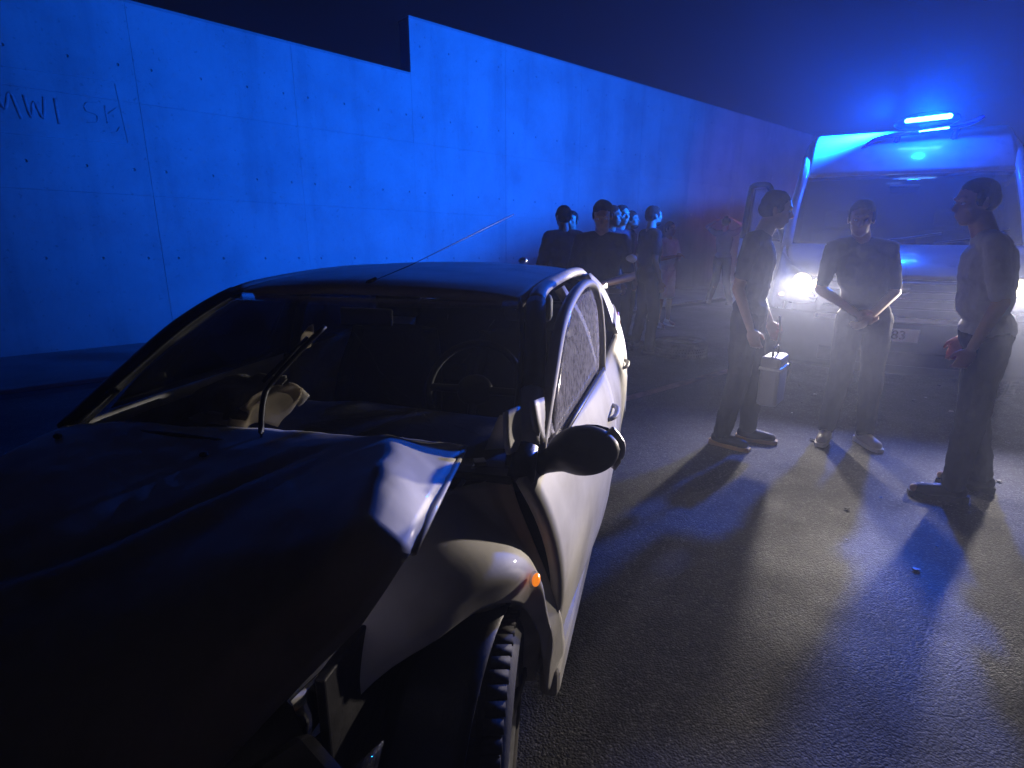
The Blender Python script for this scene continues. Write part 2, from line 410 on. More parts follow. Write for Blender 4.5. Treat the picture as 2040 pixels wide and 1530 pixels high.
# coping
for (a, b, f) in ((T0, STEP - .002, TOPL), (STEP + .002, TEND, TOPR)):
    bm = bmesh.new(); vs = []
    for x in (a, b):
        vs.append([bm.verts.new((x, y, f(x) + z)) for y, z in ((-.004, -.002), (.36, -.002), (.36, .03), (-.004, .03))])
    for q in range(4): bm.faces.new((vs[0][q], vs[0][(q + 1) % 4], vs[1][(q + 1) % 4], vs[1][q]))
    bm.faces.new(vs[0]); bm.faces.new(vs[1][::-1]); bmesh.ops.recalc_face_normals(bm, faces=bm.faces)
    from_bm("wall_coping", bm, 'concrete_dark', wall, smooth=False)

# footway and kerb along the wall
def wp(t, n, z): return W0 + T * t + N * n + Vector((0, 0, z))
FW = 1.80; FH = .035
bm = bmesh.new(); q = [bm.verts.new(wp(a, b, FH)) for a, b in ((T0, 0), (T0, FW), (TEND, FW), (TEND, 0))]
bm.faces.new(q); bmesh.ops.recalc_face_normals(bm, faces=bm.faces)
fw = from_bm("footway", bm, 'concrete_dark', smooth=False); tag(fw, "narrow concrete footway at the foot of the retaining wall", kind='structure')
kroot = thing("kerb", wp(0, FW, 0), WROT, "low concrete kerb edging the footway", None); kroot['kind'] = 'structure'
bm = bmesh.new(); q = [bm.verts.new(wp(a, b, .003)) for a, b in ((T0, FW + .16), (T0, FW + .42), (TEND, FW + .42), (TEND, FW + .16))]
bm.faces.new(q); bmesh.ops.recalc_face_normals(bm, faces=bm.faces)
tag(from_bm("gutter", bm, mat("gutter_tar", (.018, .018, .018), .8, var=.4, vscale=5, bump=(40, .5)), smooth=False), "dark tarred gutter along the kerb", kind='structure')
bm = bmesh.new(); box_bm(bm, (.5, -.075, -.085), (.985, .15, .25), None, .012); km = bpy.data.meshes.new("kerb_stone"); bm.to_mesh(km); bm.free(); km.materials.append(M['kerb'])
for i in range(int(T0), int(TEND)):
    o = link("kerb_stone", km, None, kroot, smooth=False); o.location = (i, random.uniform(-.004, .004), random.uniform(-.004, .002))
# worn edge line
bm = bmesh.new(); n0 = 5.72
for (a, b) in ((-6, 9.0), (9.0, 24)):
    q = [bm.verts.new(wp(t_, n_, .004)) for t_, n_ in ((a, n0), (a, n0 + .11), (b, n0 + .11), (b, n0))]; bm.faces.new(q)
bmesh.ops.recalc_face_normals(bm, faces=bm.faces)
tag(from_bm("road_marking", bm, 'line', smooth=False), "worn reddish edge line painted along the road behind the car", kind='structure')
# dark embankment behind the wall
bm = bmesh.new(); rows = []
for i in range(25):
    rows.append([bm.verts.new(wp(T0 + (TEND - T0) * i / 24, -.4 - j * 2.2, (3.2 - .03 * (T0 + (TEND - T0) * i / 24)) + .0 * j + noise.noise(Vector((i * .5, j * .7, 0))) * .3)) for j in range(8)])
for i in range(24):
    for j in range(7): bm.faces.new((rows[i][j], rows[i][j + 1], rows[i + 1][j + 1], rows[i + 1][j]))
bmesh.ops.recalc_face_normals(bm, faces=bm.faces)
tag(from_bm("terrain", bm, mat("earth", (.05, .045, .035), .95, var=.4, vscale=3, bump=(6, .6))), "dark earth bank retained behind the wall", kind='structure')

# ------------------------------------------------------------------ wheels
def tyre_mesh(r=.30, w=.185, treads=58):
    bm = bmesh.new(); h = w / 2
    prof = [(-h * .78, r * .66), (-h, r * .74), (-h * 1.04, r * .86), (-h * .86, r * .965), (-h * .55, r * .985), (0, r * .99), (h * .55, r * .985), (h * .86, r * .965), (h * 1.04, r * .86), (h, r * .74), (h * .78, r * .66)]
    lathe_bm(bm, prof, 64, closed=True)
    for k in range(treads):                  # tread blocks: two shoulder rows and a centre rib
        an = 2 * math.pi * k / treads
        for (x, wd, sh) in ((-h * .66, h * .46, 0), (h * .66, h * .46, .5), (-h * .16, h * .24, .3), (h * .16, h * .24, .7)):
            a2 = an + sh * 2 * math.pi / treads
            rt = Matrix.Rotation(a2, 3, 'X')
            c = rt @ Vector((x, 0, r * .985)); box_bm(bm, c, (wd, 2 * math.pi * r / treads * .86, r * .030), rt @ Matrix.Rotation(R(7) * (1 if x > 0 else -1), 3, 'Z'), 0)
    return bm
def wheel(parent, loc, rz=0, ry=0, spokes=5, flip=1, name="wheel"):
    w_ = bpy.data.objects.new(name, None); COL.objects.link(w_); w_.parent = parent; w_.location = loc; w_.rotation_euler = (R(17), ry, rz)
    w_.empty_display_size = .05
    from_bm("tyre", tyre_mesh(), 'rubber', w_)
    bm = bmesh.new(); f = flip
    prof = [(-.075 * f, .195), (-.07 * f, .18), (.03 * f, .165), (.075 * f, .188), (.088 * f, .205), (.078 * f, .212), (.06 * f, .2), (-.06 * f, .2)]
    lathe_bm(bm, prof, 48)
    for k in range(spokes):
        an = 2 * math.pi * k / spokes
        for da in (-.14, .14):
            p0 = Vector((.066 * f, math.cos(an + da * .3) * .035, math.sin(an + da * .3) * .035)); p1 = Vector((.058 * f, math.cos(an + da) * .185, math.sin(an + da) * .185))
            cap_bm(bm, p0, p1, .019, .013, 8)
    cyl_bm(bm, (.02 * f, 0, 0), (.072 * f, 0, 0), .055, 24)
    bmesh.ops.recalc_face_normals(bm, faces=bm.faces)
    from_bm("rim", bm, 'alloy', w_)
    bm = bmesh.new(); cyl_bm(bm, (.072 * f, 0, 0), (.084 * f, 0, 0), .034, 20, .030); from_bm("centre_cap", bm, 'chrome', w_)
    bm = bmesh.new(); cyl_bm(bm, (-.02 * f, 0, 0), (-.005 * f, 0, 0), .125, 32); from_bm("brake_disc", bm, 'dark_metal', w_)
    return w_

# ------------------------------------------------------------------ the crashed car
# local axes: x to the car's left side, y to its rear, z up, origin under the windscreen base
car = thing("crashed_car", (-.642, 1.458, 0), math.atan2(-.2497, .9683), "white crashed hatchback with crumpled bonnet, bent door frame and torn wing in foreground", "car")
WZ, WY, WR = .30, -.17, .355             # front wheel centre height, y, arch radius
def arch(y): 
    d = WR ** 2 - (y - WY) ** 2
    return WZ + math.sqrt(d) if d > 0 else .22
def wing(side, crush):
    g = []
    ys = [-.86, -.72, -.60, -.525, -.50, -.44, -.34, -.22, -.10, .02, .10, .16, .185, .205, .26]
    for y in ys:
        f = min(1, max(0, (y + .86) / .7))
        zt = .70 + .155 * f ** .8 - crush * .03 * (1 - f); at = .50 + .02 * f; side_a = .66 + .075 * f ** .7
        rear = max(0, (y - .06) / .2); zt -= rear * .0; zb = max(arch(y), .22)
        if y > .1: zt = .86 - (y - .1) * 1.2
        am = side_a
        col = [(at + max(0, y - .1) * 1.1, zt), (at + .09 + max(0, y - .1) * .6, zt + .012 if y <= .1 else zt - .0), (am - .055, min(zt - .012, .84)), (am - .012, zt - .075), (am, .5 * (zt + zb) if zb < .5 else zt * .45 + zb * .55), (am - .006 - .012 * (y > .1), zb)]
        g.append([(a * side, y, z) for a, z in col])
    return surf("front_wing", g, 'paint', car, k=3, th=.005, wob=.012 * crush, ws=5, seed=3 if side > 0 else 9)
wing(-1, .6)
LW = [(-.50, -.50, .36, .66, .40, .58), (-.42, -.42, .44, .76, .50, .665), (-.33, -.33, .49, .86, .60, .715), (-.24, -.24, .51, .905, .655, .722),
      (-.16, -.16, .52, .915, .685, .69), (-.08, -.08, .54, .91, .697, .63), (-.055, -.01, .575, .915, .715, .53), (-.04, .04, .60, .918, .722, .42), (-.02, .075, .61, .92, .728, .33),
      (-.005, .09, .62, .92, .732, .24), (.01, .15, .635, .92, .738, .235), (.03, .24, .65, .92, .746, .235)]
g = []
for yt, yb, ia, iz, sa, zb in LW:
    bul = max(0, min(1, (yt + .30) / .2))
    FZ = [0, .14, .32, .5, .68, .85, 1]; FA = [0, .30, .62, .86, 1, 1, 1]; FB = [0, 0, .35, .9, 1, .75, .35]; FS = [0, .0, .02, .15, .45, .75, 1]
    g.append([(ia + (sa - ia) * fa + .030 * bul * fb, yt + (yb - yt) * fs, iz + (zb - iz) * fz) for fz, fa, fb, fs in zip(FZ, FA, FB, FS)])
wl_ = surf("front_wing", g, 'paint', car, k=4, th=.005, wob=.010, ws=6, seed=3)
wl_['label'] = "dented left wing lit by the headlights"
# dented crease piece of the left wing is in the wob; side repeater
bm = bmesh.new(); ell_bm(bm, (.746, -.097, .715), (.010, .019, .014)); from_bm("side_indicator", bm, 'amber', car)
bm = bmesh.new(); ell_bm(bm, (.738, -.097, .715), (.008, .024, .018)); from_bm("indicator_bezel", bm, 'clearglass', car)
# bonnet, folded and lifted at its rear left corner
def lerp_t(tab, v):
    for (v0, a0), (v1, a1) in zip(tab, tab[1:]):
        if v <= v1: return a0 + (a1 - a0) * (v - v0) / (v1 - v0)
    return tab[-1][1]
B_EDGE = [(0, .552), (.25, .585), (.54, .618), (.60, .56), (.68, .45), (.8, .34), (1, .2)]
B_Z = [(0, 1.0), (.25, 1.005), (.54, .990), (.60, .90), (.68, .78), (.8, .66), (1, .52)]
B_R = [(0, .985), (.1, 1.035), (.25, 1.072), (.4, 1.075), (.54, 1.045), (.60, .96), (.68, .85), (.8, .70), (1, .58)]
B_D = [(0, .24), (.15, .16), (.3, .10), (.45, .085), (.54, .075), (1, .2)]
def bonnet_pt(u, v):
    e = lerp_t(B_EDGE, v); a = -.68 + .06 * v + (u + 1) / 2 * (.68 - .06 * v + e)
    y = -.03 - .86 * v + .05 * (1 - u * u) * (1 - 2.2 * v)
    z0 = .965 - .02 * u * u - .27 * v ** 1.55
    ur = 1 - lerp_t(B_D, v) / .64; hr = lerp_t(B_R, v)
    if u <= ur:
        f = max(0, (u + .15) / (ur + .15)) ** 1.7; z = z0 * (1 - f) + hr * f
    else:
        f = (u - ur) / (1 - ur); z = hr + (lerp_t(B_Z, v) - hr) * f + .004 * math.sin(f * math.pi)
    d = (v - .42) + (u - .0) * .55                                   # second fold running forward
    k_ = max(0, min(1, u + .7)) * max(0, min(1, (.55 - u) * 3))
    z += k_ * (-.028 * math.exp(-(d / .035) ** 2) + .022 * math.exp(-((d - .09) / .06) ** 2))
    p = Vector((a, y, z)); z += .010 * noise.noise(p * 5) + .006 * abs(noise.noise(p * 13 + Vector((3, 1, 0))))
    return (a, y, z)
bonnet = surf("bonnet", [[bonnet_pt(-1 + 2 * i / 70, j / 60) for i in range(71)] for j in range(61)], 'paint', car, th=.012, linear=True)
# bonnet edge flange and the gas strut / hinge sticking up by the wing
tube("bonnet_edge", [(.556, -.035, 1.003), (.572, -.13, 1.006), (.590, -.245, 1.008), (.606, -.37, 1.002), (.620, -.485, .993)], .009, 'paint', car, 6, .6)
tube("bonnet_hinge", spline([(.565, .03, .935), (.548, -.05, .91), (.525, -.13, .88)], 4), .007, 'alloy', car, 6, .5)
box("hinge_plate", (.57, .035, .937), (.03, .03, .012), 'alloy', car, Matrix.Rotation(R(30), 3, 'Z'), .002)
# engine bay, bulkhead, nose
box("engine_block", (-.05, -.42, .50), (.62, .42, .34), 'dark_metal', car, None, .03)
box("battery", (.33, -.28, .66), (.2, .2, .2), 'black', car, None, .01)
box("bulkhead", (0, .04, .62), (1.30, .03, .56), 'dark_metal', car, None, .01)
box("inner_wing", (.47, -.25, .62), (.02, .6, .3), 'dark_metal', car, None, .004)
box("scuttle", (.0, .045, .915), (1.34, .16, .02), 'black', car, Matrix.Rotation(R(-8), 3, 'X'), .005)
# broken bumper
g = []
for i, a in enumerate((-.70, -.62, -.40, 0, .35, .52, .60)):
    y = -.55 - .40 * (1 - (abs(a) / .75) ** 2.2)
    g.append([(a, y + .03, .60), (a * 1.0, y - .03, .50), (a * 1.02, y - .05, .38), (a, y - .02, .25), (a * .97, y + .05, .19)])
bmp = surf("front_bumper", g, 'paint', car, k=4, th=.006, wob=.03, ws=4, seed=2)
box("grille", (-.05, -.88, .52), (.62, .03, .09), 'black', car, None, .01)
for z in (.50, .52, .54): box("grille_bar", (-.05, -.9, z), (.58, .012, .006), 'chrome', car, None, .001)
for s in (1, -1):                          # headlights: housing, reflector, broken lens
    hl = box("headlight", (.50 * s, -.70, .63), (.22, .2, .13), 'black', car, Matrix.Rotation(R(-28) * s, 3, 'Z'), .03)
    bm = bmesh.new(); ell_bm(bm, (.50 * s, -.79, .635), (.05, .02, .05)); from_bm("reflector", bm, 'chrome', hl)
    surf("headlight_lens", [[(.40 * s, -.86, .57), (.52 * s, -.80, .575), (.60 * s, -.69, .58)], [(.39 * s, -.86, .64), (.52 * s, -.80, .65), (.61 * s, -.66, .66)], [(.40 * s, -.80, .69), (.52 * s, -.74, .70), (.60 * s, -.58, .71)]], 'clearglass', hl, k=4, th=.003)
surf("headlight_shard", [[(.425, -.27, .79), (.44, -.27, .74)], [(.44, -.45, .74), (.46, -.45, .69)], [(.42, -.56, .72), (.45, -.56, .655)]], 'chrome', car, k=3, th=.004, wob=.012, ws=9)
# front wheels
wheel(car, (.615, WY, WZ), R(9), R(2), name="front_wheel")
wheel(car, (-.63, -.32, WZ), R(4), 0, flip=-1, name="front_wheel")
# torn liner in the arch
surf("wheel_arch_liner", [[(.50 + .2 * j, WY - math.cos(an) * .34, WZ + math.sin(an) * .34) for j in (0, .5, .9)] for an in [R(q) for q in (25, 50, 75, 100, 125, 150, 172)]], 'black', car, k=3, th=.004)
surf("torn_liner", [[(.48, -.17, .605), (.50, -.20, .57)], [(.55, -.165, .635), (.57, -.19, .60)], [(.62, -.12, .645), (.635, -.16, .625)], [(.655, -.05, .625), (.67, -.06, .60)], [(.69, .0, .615), (.69, -.01, .585)]], 'paint_torn', car, k=4, th=.003, wob=.012, ws=16)
surf("torn_liner", [[(.655, .0, .59), (.70, .02, .59)], [(.655, .06, .49), (.715, .09, .50)], [(.665, .10, .36), (.72, .15, .36)], [(.66, .125, .22), (.69, .155, .20)]], 'paint_torn', car, k=4, th=.004, wob=.008, ws=12)
box("suspension_strut", (.52, -.17, .45), (.05, .05, .5), 'dark_metal', car, Matrix.Rotation(R(8), 3, 'Y'), .01)
surf("torn_liner", [[(.56, -.14, .655), (.58, -.17, .64)], [(.62, -.12, .665), (.64, -.15, .65)], [(.66, -.07, .65), (.67, -.09, .63)]], 'paint_torn', car, k=3, th=.003)

# doors and quarters: profile of the side
def side_a(z, y=1.): return .76 + .045 * math.exp(-((z - .62) / .28) ** 2) - .05 * max(0, (z - .8) / .2) - .05 * max(0, (.32 - z) / .12)
def door(name, y0, y1, s, splay=0, zb=.24, zt=.93, thick=.022):
    g = []
    for Y_ in [y0 + (y1 - y0) * i / 5 for i in range(6)]:
        col = []
        for z in [zb + (zt - zb) * j / 7 for j in range(8)]:
            if y0 < .2: y = Y_ + (.93 - z) * .30 * (1 - (Y_ - y0) / (y1 - y0)) - .06 * (1 - (Y_ - y0) / (y1 - y0))
            else: y = Y_
            a = side_a(z) - .055 * max(0, .95 - y) / .95 + splay * (y - y0)
            if y > 1.8: a -= (y - 1.8) ** 2 * .07
            col.append((a * s, y, z))
        g.append(col)
    return surf(name, g, 'paint', car, k=3, th=thick, off=-1 if s > 0 else 1, wob=.003, ws=3)
dl = door("front_door", .015, 1.115, 1, .01)
tube("rubbing_strip", spline([(side_a(.53) + .004 + .012 * (y - .1) - .055 * max(0, .95 - y) / .95, y, .53) for y in (.24, .4, .7, 1.08)], 4), .013, 'paint', dl, 6, .6)
def handle(parent, y, s, off=0):
    h = tube("door_handle", spline([((side_a(.78) + .004 + off) * s, y - .09, .79), ((side_a(.78) + .035 + off) * s, y - .05, .795), ((side_a(.78) + .035 + off) * s, y + .05, .80), ((side_a(.78) + .004 + off) * s, y + .09, .80)], 4), .011, 'paint', parent, 8, .8)
handle(dl, .98, 1, .012)
dr_ = door("rear_door", 1.135, 2.0, 1); handle(dr_, 1.86, 1)
door("quarter_panel", 2.02, 2.92, 1, 0, .45, .98)
for y0, y1, nm in ((.07, 1.115, "front_door"), (1.135, 2.0, "rear_door")):
    d_ = door(nm, y0, y1, -1); handle(d_, y1 - .14, -1)
door("quarter_panel", 2.02, 2.92, -1, 0, .45, .98)
for s in (1, -1): box("sill", (.74 * s, 1.0, .225), (.06, 1.75, .1), 'paint', car, None, .02)
# front left door frame, pulled outwards at the top, with its dusty glass
fr = spline([(.705, .10, .945), (.705, .26, 1.10), (.695, .50, 1.235), (.70, .80, 1.30), (.715, 1.04, 1.295), (.735, 1.115, 1.22), (.752, 1.13, 1.08), (.76, 1.125, .93)], 5)
tube("door_frame", fr, .020, 'paint', dl, 8, .8)
surf("door_glass", [[(.722, .16, .94), (.738, .60, .94), (.752, 1.09, .94)], [(.718, .24, 1.05), (.733, .62, 1.06), (.748, 1.095, 1.06)], [(.708, .42, 1.17), (.725, .68, 1.18), (.736, 1.09, 1.19)], [(.702, .62, 1.255), (.708, .80, 1.275), (.716, 1.03, 1.275)]], 'dusty', dl, k=5, th=.004)
tube("window_seal", spline([(.70, .13, .95), (.70, .27, 1.085), (.69, .5, 1.215), (.694, .8, 1.28)], 5), .009, 'black', dl, 6)
tube("belt_seal", [(.735, .14, .94), (.752, .6, .94), (.77, 1.11, .94)], .009, 'black', dl, 6)
# rear side glass and frames, other side glass
for s in (1, -1):
    surf("rear_side_glass", [[(.72 * s, 1.17, .94), (.70 * s, 1.98, .95)], [(.66 * s, 1.17, 1.12), (.65 * s, 1.96, 1.12)], [(.60 * s, 1.17, 1.25), (.59 * s, 1.85, 1.24)]], 'screen' if s > 0 else 'tinted', car, k=4, th=.004)
    surf("b_pillar", [[(.735 * s, 1.09, .90), (.735 * s, 1.17, .90)], [(.67 * s, 1.08, 1.12), (.67 * s, 1.16, 1.12)], [(.58 * s, 1.06, 1.27), (.58 * s, 1.14, 1.27)]], 'paint' if s > 0 else 'black', car, k=4, th=.03)
    surf("c_pillar", [[(.72 * s, 2.0, .95), (.66 * s, 2.72, .97)], [(.66 * s, 1.98, 1.12), (.60 * s, 2.52, 1.14)], [(.58 * s, 1.88, 1.26), (.55 * s, 2.25, 1.24)]], 'paint', car, k=4, th=.04)
surf("front_side_glass", [[(-.725, .16, .94), (-.72, 1.09, .94)], [(-.67, .38, 1.12), (-.66, 1.09, 1.12)], [(-.60, .68, 1.25), (-.60, 1.09, 1.26)]], 'tinted', car, k=4, th=.004)
# pillars and cant rails
AP = {}
for s in (1, -1):
    pts = spline([(.69 * s, -.02, .93), (.668 * s, .18, 1.05), (.632 * s, .40, 1.18), (.585 * s, .62, 1.268), (.565 * s, .85, 1.295), (.56 * s, 1.3, 1.305), (.55 * s, 1.8, 1.29), (.53 * s, 2.2, 1.24)], 5)
    if s > 0:
        tube("a_pillar_base", pts[:3], .034, 'black', car, 10, .75); tube("a_pillar_foot", pts[2:7], .035, 'paint', car, 10, .75); tube("a_pillar", pts[6:16], .034, 'black', car, 10, .75)  # white pillar coloured black above and below the foot, for the shade there
        surf("pillar_gusset", [[(.690, .10, 1.09), (.700, .20, 1.07)], [(.702, .08, 1.03), (.712, .23, 1.01)], [(.712, .09, .98), (.722, .24, .96)]], 'paint', car, k=4, th=.012, wob=.012, ws=9)
        surf("pillar_gusset", [[(.640, .02, 1.075), (.662, .07, 1.08)], [(.648, .0, 1.03), (.670, .06, 1.03)], [(.655, -.01, .985), (.675, .05, .98)]], 'paint', car, k=4, th=.01, wob=.01, ws=9)
    else: tube("a_pillar", pts[:16], .034, 'black', car, 10, .75)  # far pillar coloured black as well, shade put into its colour
    tube("roof_rail", pts[15:], .030, 'paint', car, 10, .75)
tube("windscreen_trim", spline([(-.655, -.01, .955), (-.63, .19, 1.07), (-.59, .40, 1.19), (-.535, .6, 1.28)], 5), .008, 'black', car, 6)
tube("windscreen_trim", spline([(.655, -.01, .955), (.63, .19, 1.07), (.59, .40, 1.19), (.535, .6, 1.28)], 5), .008, 'black', car, 6)
g = []
for y, z, hw in ((.60, 1.288, .545), (.72, 1.310, .55), (1.0, 1.325, .553), (1.4, 1.325, .553), (1.8, 1.305, .55), (2.15, 1.27, .53), (2.32, 1.24, .52)):
    g.append([(hw * f, y - .05 * (1 - f * f) * (y < .8), z + .025 * (1 - f * f) - .012 * abs(f) ** 6) for f in (-1, -.75, -.4, 0, .4, .75, 1)])
surf("roof", g, 'paint', car, k=4, th=.03, off=-1)
# windscreen
surf("windscreen", [[(-.66 + .66 * 2 * f, -.0 - .05 * (1 - (2 * f - 1) ** 2) + 0, .945) for f in (0, .25, .5, .75, 1)], [(-.615 + .615 * 2 * f, .24 - .06 * (1 - (2 * f - 1) ** 2), 1.10) for f in (0, .25, .5, .75, 1)], [(-.545 + .545 * 2 * f, .58 - .05 * (1 - (2 * f - 1) ** 2), 1.275) for f in (0, .25, .5, .75, 1)]], 'screen', car, k=6, th=.005)
# cracks running through the laminated windscreen
def wsp(f, g):
    if g < .5: q = g / .5; w_, y_, z_, b_ = .66 + (.615 - .66) * q, .24 * q, .945 + .155 * q, .05 + .01 * q
    else: q = (g - .5) / .5; w_, y_, z_, b_ = .615 + (.545 - .615) * q, .24 + .34 * q, 1.10 + .175 * q, .06 - .01 * q
    return (-w_ + 2 * w_ * f, y_ - b_ * (1 - (2 * f - 1) ** 2) - .004, z_ + .003)
cr_ = random.Random(5)
for k in range(11):
    an = k * .57 + cr_.uniform(-.15, .15); pts = []
    for j in range(9):
        f = .80 + math.cos(an) * j * .045 + cr_.uniform(-.006, .006); g_ = .30 + math.sin(an) * j * .075 + cr_.uniform(-.01, .01)
        if .03 < f < .97 and .03 < g_ < .95: pts.append(wsp(f, g_))
    if len(pts) > 2: tube("glass_crack", pts, .0007, 'clearglass', car, 4)
# tail
surf("tailgate", [[(-.66, 2.72, .97), (0, 2.80, .98), (.66, 2.72, .97)], [(-.68, 2.86, .75), (0, 2.94, .75), (.68, 2.86, .75)], [(-.66, 2.9, .5), (0, 3.0, .5), (.66, 2.9, .5)]], 'paint', car, k=4, th=.02)
surf("rear_glass", [[(-.52, 2.3, 1.23), (0, 2.36, 1.25), (.52, 2.3, 1.23)], [(-.6, 2.72, .98), (0, 2.79, .99), (.6, 2.72, .98)]], 'tinted', car, k=4, th=.005)
surf("rear_bumper", [[(-.78, 2.6, .5), (-.7, 2.92, .52), (0, 3.03, .52), (.7, 2.92, .52), (.78, 2.6, .5)], [(-.78, 2.6, .25), (-.7, 2.92, .25), (0, 3.03, .25), (.7, 2.92, .25), (.78, 2.6, .25)]], 'paint', car, k=4, th=.02)
for s in (1, -1):
    wheel(car, (.68 * s, 2.3, WZ), 0, 0, flip=s, name="rear_wheel")
    surf("tail_light", [[(.60 * s, 2.86, .95), (.70 * s, 2.78, .95)], [(.62 * s, 2.9, .75), (.73 * s, 2.8, .75)]], mat("tail_lens", (.3, .01, .01), .2), car, k=3, th=.02)
# mirror: black housing with pale indicator edge, arm
bm = bmesh.new()
ell_bm(bm, (.822, .10, .968), (.092, .05, .066), Matrix.Rotation(R(-8), 3, 'Y')); ell_bm(bm, (.79, .09, .965), (.06, .045, .045)); cap_bm(bm, (.80, .09, .955), (.70, .09, .925), .035, .03)
ell_bm(bm, (.70, .08, .92), (.03, .05, .035))
mi = from_bm("door_mirror", bm, 'black', dl); md = mi.modifiers.new("r", 'REMESH'); md.mode = 'VOXEL'; md.voxel_size = .006; md.use_smooth_shade = True
md = mi.modifiers.new("s", 'SMOOTH'); md.factor = .8; md.iterations = 8
bm = bmesh.new(); ell_bm(bm, (.832, .135, .968), (.086, .012, .058), Matrix.Rotation(R(-8), 3, 'Y')); from_bm("mirror_glass", bm, 'chrome', mi)
tube("mirror_trim", spline([(.885, .12, 1.025), (.912, .125, .99), (.914, .125, .955), (.895, .12, .92)], 5), .008, 'alloy', mi, 8)
surf("mirror_triangle", [[(.70, .05, .95), (.69, .20, .95)], [(.695, .15, 1.03), (.69, .22, 1.05)]], 'black', dl, k=3, th=.02)
# pale scuttle corner and door jamb exposed beside the pillar
surf("door_jamb", [[(.665, .10, .90), (.70, .13, .90)], [(.655, .20, .99), (.695, .24, .99)], [(.645, .27, 1.06), (.68, .31, 1.05)]], 'paint', car, k=3, th=.01)
surf("dash_end_panel", [[(.54, .15, .90), (.62, .18, .90)], [(.56, .19, .97), (.62, .22, .975)], [(.57, .22, 1.0), (.61, .24, 1.005)]], 'airbag', car, k=3, th=.012)
surf("torn_trim", [[(.60, .33, .93), (.66, .36, .92)], [(.615, .36, 1.00), (.66, .38, .99)]], 'airbag', car, k=3, th=.01)
# interior
surf("dashboard", [[(-.62, .06, .90), (0, .0, .90), (.62, .06, .90)], [(-.62, .30, .92), (0, .30, .93), (.62, .30, .92)], [(-.62, .48, .88), (0, .50, .89), (.62, .48, .88)], [(-.62, .52, .68), (0, .54, .68), (.62, .52, .68)]], 'interior', car, k=4, th=.02, wob=.012, ws=6)
st = bpy.data.objects.new("steering_wheel", None); COL.objects.link(st); st.parent = car; st.location = (.34, .70, .93); st.rotation_euler = (R(62), 0, 0)
tube("wheel_rim", [(math.cos(2 * math.pi * k / 32) * .18, math.sin(2 * math.pi * k / 32) * .18, 0) for k in range(32)], .014, 'interior', st, 8, cyc=True)
bm = bmesh.new(); ell_bm(bm, (0, 0, 0), (.07, .06, .03))
for an in (0, 180, 270): cap_bm(bm, (0, 0, 0), (math.cos(R(an)) * .17, math.sin(R(an)) * .17, 0), .018, .014, 8)
from_bm("steering_hub", bm, 'black', st)
for x in (-.35, .35):
    se = bpy.data.objects.new("front_seat", None); COL.objects.link(se); se.parent = car; se.location = (x, 1.12, 0)
    surf("seat_cushion", [[(-.24, -.28, .42), (-.22, -.28, .50), (.22, -.28, .50), (.24, -.28, .42)], [(-.26, .0, .44), (-.2, .0, .50), (.2, 0, .50), (.26, 0, .44)], [(-.24, .26, .42), (-.2, .26, .47), (.2, .26, .47), (.24, .26, .42)]], 'interior', se, k=4, th=.08)
    surf("seat_back", [[(-.24, .14, .45), (-.2, .2, .45), (.2, .2, .45), (.24, .14, .45)], [(-.25, .24, .75), (-.2, .30, .75), (.2, .30, .75), (.25, .24, .75)], [(-.2, .34, 1.0), (-.15, .38, 1.02), (.15, .38, 1.02), (.2, .34, 1.0)]], 'interior', se, k=4, th=.09)
    bm = bmesh.new(); box_bm(bm, (0, .42, 1.13), (.24, .08, .14), None, .03); from_bm("headrest", bm, 'interior', se)
box("rear_bench", (0, 1.95, .55), (1.15, .5, .25), 'interior', car, None, .05)
box("rear_backrest", (0, 2.25, .82), (1.15, .12, .5), 'interior', car, Matrix.Rotation(R(-15), 3, 'X'), .04)
box("floor_pan", (0, 1.3, .25), (1.35, 2.7, .05), 'dark_metal', car, None, .01)
bm = bmesh.new(); box_bm(bm, (0, .55, 1.21), (.2, .02, .06), None, .01); from_bm("rear_view_mirror", bm, 'black', car)
# burst airbag, crushed trim
m_ = M['airbag']; n_ = m_.node_tree.nodes; tl = n_.new("ShaderNodeBsdfTranslucent"); tl.inputs[0].default_value = (.7, .64, .54, 1)
mx = n_.new("ShaderNodeMixShader"); mx.inputs[0].default_value = .55
m_.node_tree.links.new(n_["Principled BSDF"].outputs[0], mx.inputs[1]); m_.node_tree.links.new(tl.outputs[0], mx.inputs[2]); m_.node_tree.links.new(mx.outputs[0], n_["Material Output"].inputs[0])
surf("burst_airbag", [[(-.44, .14, .945), (-.30, .10, .95), (-.16, .10, .95)], [(-.46, .24, 1.0), (-.30, .20, 1.01), (-.14, .17, 1.0)], [(-.42, .34, 1.02), (-.28, .32, 1.05), (-.12, .26, 1.06)]], cloth_dim := mat("airbag_dim", (.16, .15, .14), .9, var=.3, vscale=8, bump=(14, .8, .02)), car, k=6, th=.002, wob=.03, ws=11)  # pale airbag cloth coloured grey so that it looks dimly lit
surf("torn_airbag", [[(-.20, .07, .955), (-.13, .08, .96), (-.06, .11, .95)], [(-.22, .12, .985), (-.12, .11, 1.0), (-.04, .14, 1.0)], [(-.13, .17, 1.03), (-.08, .18, 1.045), (-.035, .19, 1.05)]], 'airbag', car, k=6, th=.001, wob=.025, ws=16, seed=4)
surf("torn_airbag", [[(-.075, .14, 1.04), (-.05, .15, 1.03), (-.03, .17, 1.0)], [(-.07, .18, 1.06), (-.045, .19, 1.055), (-.02, .21, 1.02)]], 'airbag', car, k=6, th=.001, wob=.012, ws=18, seed=6)
surf("torn_airbag", [[(-.36, .08, .955), (-.28, .07, .955), (-.22, .08, .95)], [(-.34, .12, .965), (-.27, .11, .975), (-.21, .12, .965)]], 'airbag', car, k=5, th=.001, wob=.02, ws=18, seed=8)
